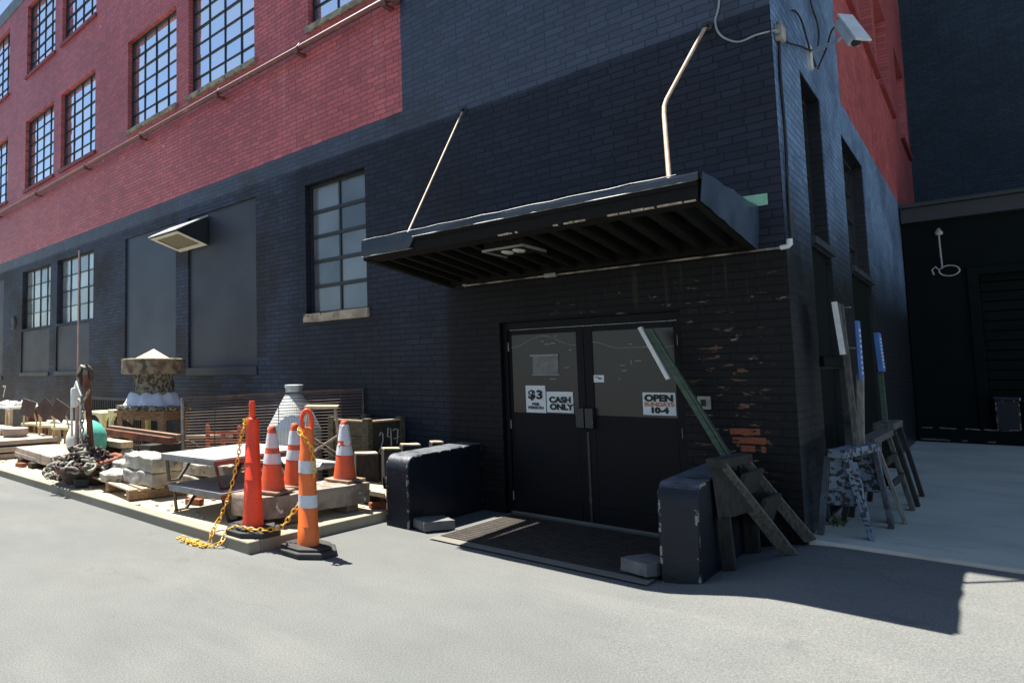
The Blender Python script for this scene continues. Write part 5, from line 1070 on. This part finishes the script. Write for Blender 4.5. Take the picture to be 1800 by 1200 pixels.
b = MB(); b.rock((-6.98, -3.03, 0.16), (0.32, 0.18, 0.11), R(-20), 0.012, 4, 5, 8); tag(b.build('dark_block', MAT['rubber'], loc=(-6.98, -3.03, 0.1)), 'dark rough block at the yard edge in front of the rusty bowl', 'block')
mk = thing('marker_pole', 'tall thin fishing marker pole with a white float and bent white brace', 'marker pole', (-7.62, -2.78, 0.1))
MAT['pole_dark'] = gen('dark pole foot', (0.05, 0.045, 0.04), (0.1, 0.09, 0.08), 7, 0.7)
b = MB(); b.tube([(-7.62, -2.78, 0.95), (-7.60, -2.79, 2.0), (-7.60, -2.79, 3.44)], 0.013, 8); b.build('pole', MAT['pole_pink'], mk, smooth=50)
b = MB(); b.tube([(-7.62, -2.78, 0.45), (-7.62, -2.78, 1.16)], 0.03, 8); b.build('pole_sleeve', MAT['pole_pink'], mk, smooth=50)
b = MB(); b.tube([(-7.69, -2.76, 0.95), (-7.62, -2.82, 0.1)], 0.012, 6); b.tube([(-7.55, -2.76, 0.95), (-7.62, -2.82, 0.1)], 0.012, 6); b.build('guy_stay', MAT['pole_dark'], mk)
b = MB(); b.lathe((-7.64, -2.80, 1.13), [(0.035, 0), (0.065, 0.05), (0.07, 0.10), (0.07, 0.25), (0.062, 0.28), (0.02, 0.285)], 16); b.build('float_body', MAT['plastic_white'], mk, smooth=40)
b = MB(); b.tube([(-7.74, -2.8, 0.7), (-7.76, -2.8, 1.1), (-7.755, -2.8, 1.26), (-7.70, -2.8, 1.36), (-7.60, -2.8, 1.50), (-7.52, -2.8, 1.38), (-7.45, -2.8, 1.30)], 0.02, 8); b.tube([(-7.47, -2.8, 1.28), (-7.48, -2.8, 0.7)], 0.016, 8); b.build('brace', MAT['plastic_white'], mk, smooth=60)
# far left tables, chairs, benches
def arch_table(nm, label, cat, x0, x1, y0, y1, zt, mat, grp, mat_leg=None):
    t_ = thing(nm, label, cat, ((x0+x1)/2, (y0+y1)/2, 0.1), grp); ml = mat_leg or mat
    b = MB(); b.bb(x0, x1, y0, y1, zt-0.05, zt); b.build('tabletop', mat, t_, bevel=0.008)
    for (xx, sx) in ((x0+0.05, 1), (x1-0.05, -1)):
        for (yy, sy) in ((y0+0.05, 1), (y1-0.05, -1)):
            b = MB(); b.bb(xx-0.035, xx+0.035, yy-0.035, yy+0.035, 0.1, zt-0.05)
            b.prism([(xx+sx*0.035, yy-0.03, zt-0.05), (xx+sx*0.25, yy-0.03, zt-0.05), (xx+sx*0.12, yy-0.03, zt-0.12), (xx+sx*0.06, yy-0.03, zt-0.2), (xx+sx*0.035, yy-0.03, zt-0.34)], (0, 0.06, 0)); b.build('leg', ml, t_, bevel=0.004)
    return t_
arch_table('yard_table', 'bleached white table with bracketed legs piled with white shells at the left edge', 'table', -14.4, -12.35, -2.0, -1.25, 0.96, MAT['plastic_white'], 'tables at the left of the yard', MAT['timber_pale'])
arch_table('yard_bench', 'pale yellow bench left of its twin by the picket grille', 'bench', -10.15, -9.35, -1.45, -0.95, 0.93, MAT['plastic_yellow'], 'yellow benches by the grille')
arch_table('yard_bench', 'pale yellow bench nearest the stone chimney piece', 'bench', -9.28, -8.55, -1.38, -0.9, 0.985, MAT['plastic_yellow'], 'yellow benches by the grille')
for i, (x0, x1, y0, zt) in enumerate(((-13.7, -11.7, -2.25, 0.58), (-12.1, -10.4, -1.15, 0.66))):
    t_ = thing('long_bench', ('low white plank bench in front of the shell table', 'low white plank bench behind the brown backed chairs')[i], 'bench', ((x0+x1)/2, y0, 0.1), 'plank benches at the left of the yard')
    b = MB(); b.bb(x0, x1, y0-0.15, y0+0.15, zt-0.05, zt); b.build('seat', MAT['plastic_white'], t_, bevel=0.006)
    for xx in (x0+0.12, x1-0.12): b = MB(); b.bb(xx-0.03, xx+0.03, y0-0.12, y0+0.12, 0.1, zt-0.05); b.build('leg', MAT['timber_pale'], t_)
sh0 = None
for k in range(26):
    x = random.uniform(-14.2, -12.5); y = random.uniform(-1.95, -1.3); lab = 'white broken shell piece in the pile on the left table'
    b = MB(); b.rock((0, 0, 0.03), (random.uniform(.08, .2), random.uniform(.06, .15), random.uniform(.04, .11)), random.uniform(0, 3), 0.03, 2, 6, k)
    tag(b.build('shell_piece', MAT['plastic_white'], loc=(0, 0, 0)), lab, 'shell', 'white shell pieces on the left table').location = (x, y, 0.965)
def chair(label, c, rz, tiltdeg):
    t_ = thing('yard_chair', label, 'chair', (c[0], c[1], 0.1), 'brown backed chairs in the yard'); m_ = RZ(rz); c = Vector((c[0], c[1], 0.1))
    b = MB(); b.box(c+Vector((0, 0, 0.50)), (0.46, 0.44, 0.05), m_); b.build('seat', MAT['plastic_yellow'], t_, bevel=0.01)
    for sx in (-1, 1):
        for sy in (-1, 1): b = MB(); b.bar(c+m_ @ Vector((sx*0.19, sy*0.18, 0.48)), c+m_ @ Vector((sx*0.21, sy*0.2, 0.0)), 0.04, 0.04); b.build('leg', MAT['timber_pale'], t_)
    for sx in (-1, 1): b = MB(); b.bar(c+m_ @ Vector((sx*0.17, -0.2, 0.5)), c+m_ @ Vector((sx*0.10, -0.27, 0.84)), 0.035, 0.03); b.build('back_post', MAT['timber_pale'], t_)
    b = MB(); b.box(c+m_ @ Vector((0, -0.285, 0.84)), (0.34, 0.02, 0.34), m_ @ Matrix.Rotation(R(tiltdeg), 3, 'Y')); b.build('backrest', MAT['brown_board'], t_, bevel=0.005)
chair('chair with a slightly tilted brown square back, leftmost beside the shell table', (-12.0, -1.55), R(30), 14)
chair('chair with a brown back set like a diamond, middle one of the row', (-11.25, -1.52), R(34), 44)
chair('chair with a brown back half hidden behind the white marker float', (-10.62, -1.5), R(30), 30)
gr = thing('picket_grille', 'dark metal picket grille leaning on the wall behind the yellow benches', 'grille', (-10.6, -0.3, 0.1))
b = MB(); b.bb(-12.0, -9.6, -0.30, -0.26, 1.08, 1.12); b.bb(-12.0, -9.6, -0.30, -0.26, 0.2, 0.24); b.build('rail', MAT['fascia'], gr)
for k in range(30): x = -11.96+2.32*k/29; b = MB(); b.bb(x-0.012, x+0.012, -0.295, -0.27, 0.1, 1.10); b.build('picket', MAT['fascia'], gr)
b = MB(); b.lathe((-13.3, -1.0, 0.1), [(0.2, 0), (0.22, 0.3), (0.22, 0.75), (0.18, 0.8)], 16); tag(b.build('rusty_drum', MAT['rust'], loc=(-13.3, -1.0, 0.1), smooth=40), 'small rusty drum standing under the shell table', 'drum')

# more salvage lying about
ow = thing('spoked_wheel', 'small old spoked iron wheel leaning by the left end of the fence panel', 'wheel', (-6.62, -1.55, 0.1))  # one loose spoked wheel, without a cart
b = MB(); wc = Vector((-6.64, -1.52, 0.42)); wu_ = Vector((0.62, 0.75, 0.0)).normalized()
b.tube([wc+wu_*(0.2*math.cos(a))+Vector((0, 0, 0.2*math.sin(a))) for a in [2*math.pi*k/24 for k in range(24)]], 0.02, 7, True); b.build('rim', MAT['dark_iron'], ow, smooth=60)
b = MB(); b.lathe(wc, [(0.04, -0.03), (0.045, 0), (0.04, 0.03)], 10, wu_.cross(Vector((0, 0, 1))).to_track_quat('Z', 'Y').to_matrix()); b.build('hub', MAT['dark_iron'], ow)
for k in range(6): a = math.pi*k/3; b = MB(); b.tube([wc+wu_*(0.035*math.cos(a))+Vector((0, 0, 0.035*math.sin(a))), wc+wu_*(0.19*math.cos(a))+Vector((0, 0, 0.19*math.sin(a)))], 0.01, 6); b.build('spoke', MAT['dark_iron'], ow)
b = MB(); b.rock((-6.64, -1.52, 0.16), (0.3, 0.3, 0.12), 0.3, 0.015, 4, 5, 3); tag(b.build('support_block', MAT['timber'], loc=(-6.64, -1.52, 0.1)), 'weathered block carrying the old spoked wheel', 'block')
b = MB(); b.bar((-6.85, -1.35, 0.66), (-6.15, -1.08, 0.70), 0.12, 0.05); tag(b.build('loose_plank', MAT['timber_pale'], loc=(-6.5, -1.2, 0.66), bevel=0.004), 'pale plank end poking out left of the red steel frame', 'plank')
b = MB(); b.rock((-6.75, -2.22, 0.15), (0.75, 0.42, 0.10), R(12), 0.018, 7, 4, 12); tag(b.build('flat_stone', MAT['flint'], loc=(-6.75, -2.22, 0.1), smooth=45), 'flat mossy stone lying between the white log and the concrete blocks', 'stone')
for i, (x0_, y0_, x1_, y1_, z, wd, mk_) in enumerate(((-5.3, -2.35, -4.2, -1.75, 0.125, 0.12, 'timber_x'), (-6.3, -1.45, -4.9, -1.62, 0.13, 0.16, 'timber'), (-5.9, -0.95, -5.1, -1.35, 0.14, 0.14, 'timber_dark'), (-9.0, -1.55, -7.6, -1.45, 0.16, 0.16, 'timber_dark'), (-9.2, -1.75, -7.9, -1.80, 0.30, 0.14, 'timber'))):
    b = MB(); b.bar((x0_, y0_, z), (x1_, y1_, z+0.02), wd, 0.05)
    tag(b.build('loose_plank', MAT[mk_], loc=(x0_, y0_, z-0.025), bevel=0.004), ('brown plank on the ground in the shade of the lower table', 'weathered plank on the ground behind the pale curb stones', 'dark plank on the ground between the fence panel and the plank bench', 'dark plank on the ground under the chimney table', 'weathered plank propped just above the ground before the chimney table')[i], 'plank')
for i, (x, y, rz_) in enumerate(((-4.95, -2.62, 20), (-5.25, -2.2, -35), (-3.62, -0.98, 15), (-3.4, -1.25, 60), (-9.4, -2.9, 10))):
    b = MB(); b.rock((x, y, 0.135), (0.2, 0.1, 0.065), R(rz_), 0.008, 3, 8, i+40)
    tag(b.build('old_brick', MAT['terracotta'], loc=(x, y, 0.1)), ('loose brick on the paving under the front of the lower table', 'loose brick on the paving under the back of the lower table', 'loose brick at the foot of the lowest timber post', 'loose brick between the stone beam and the left wing wall', 'loose brick under the edge of the near slab pair')[i], 'brick')
pb = MB()
for k in range(260):
    x = random.uniform(-10.5, -3.5); y = random.uniform(-3.2, -0.15); q = random.uniform(0.008, 0.028)
    pb.rock((x, y, 0.1+q*0.4), (q*2, q*1.5, q), random.uniform(0, 3), q*0.25, 1, 20, k)
tag(pb.build('yard_debris', MAT['concrete']), kind='stuff')
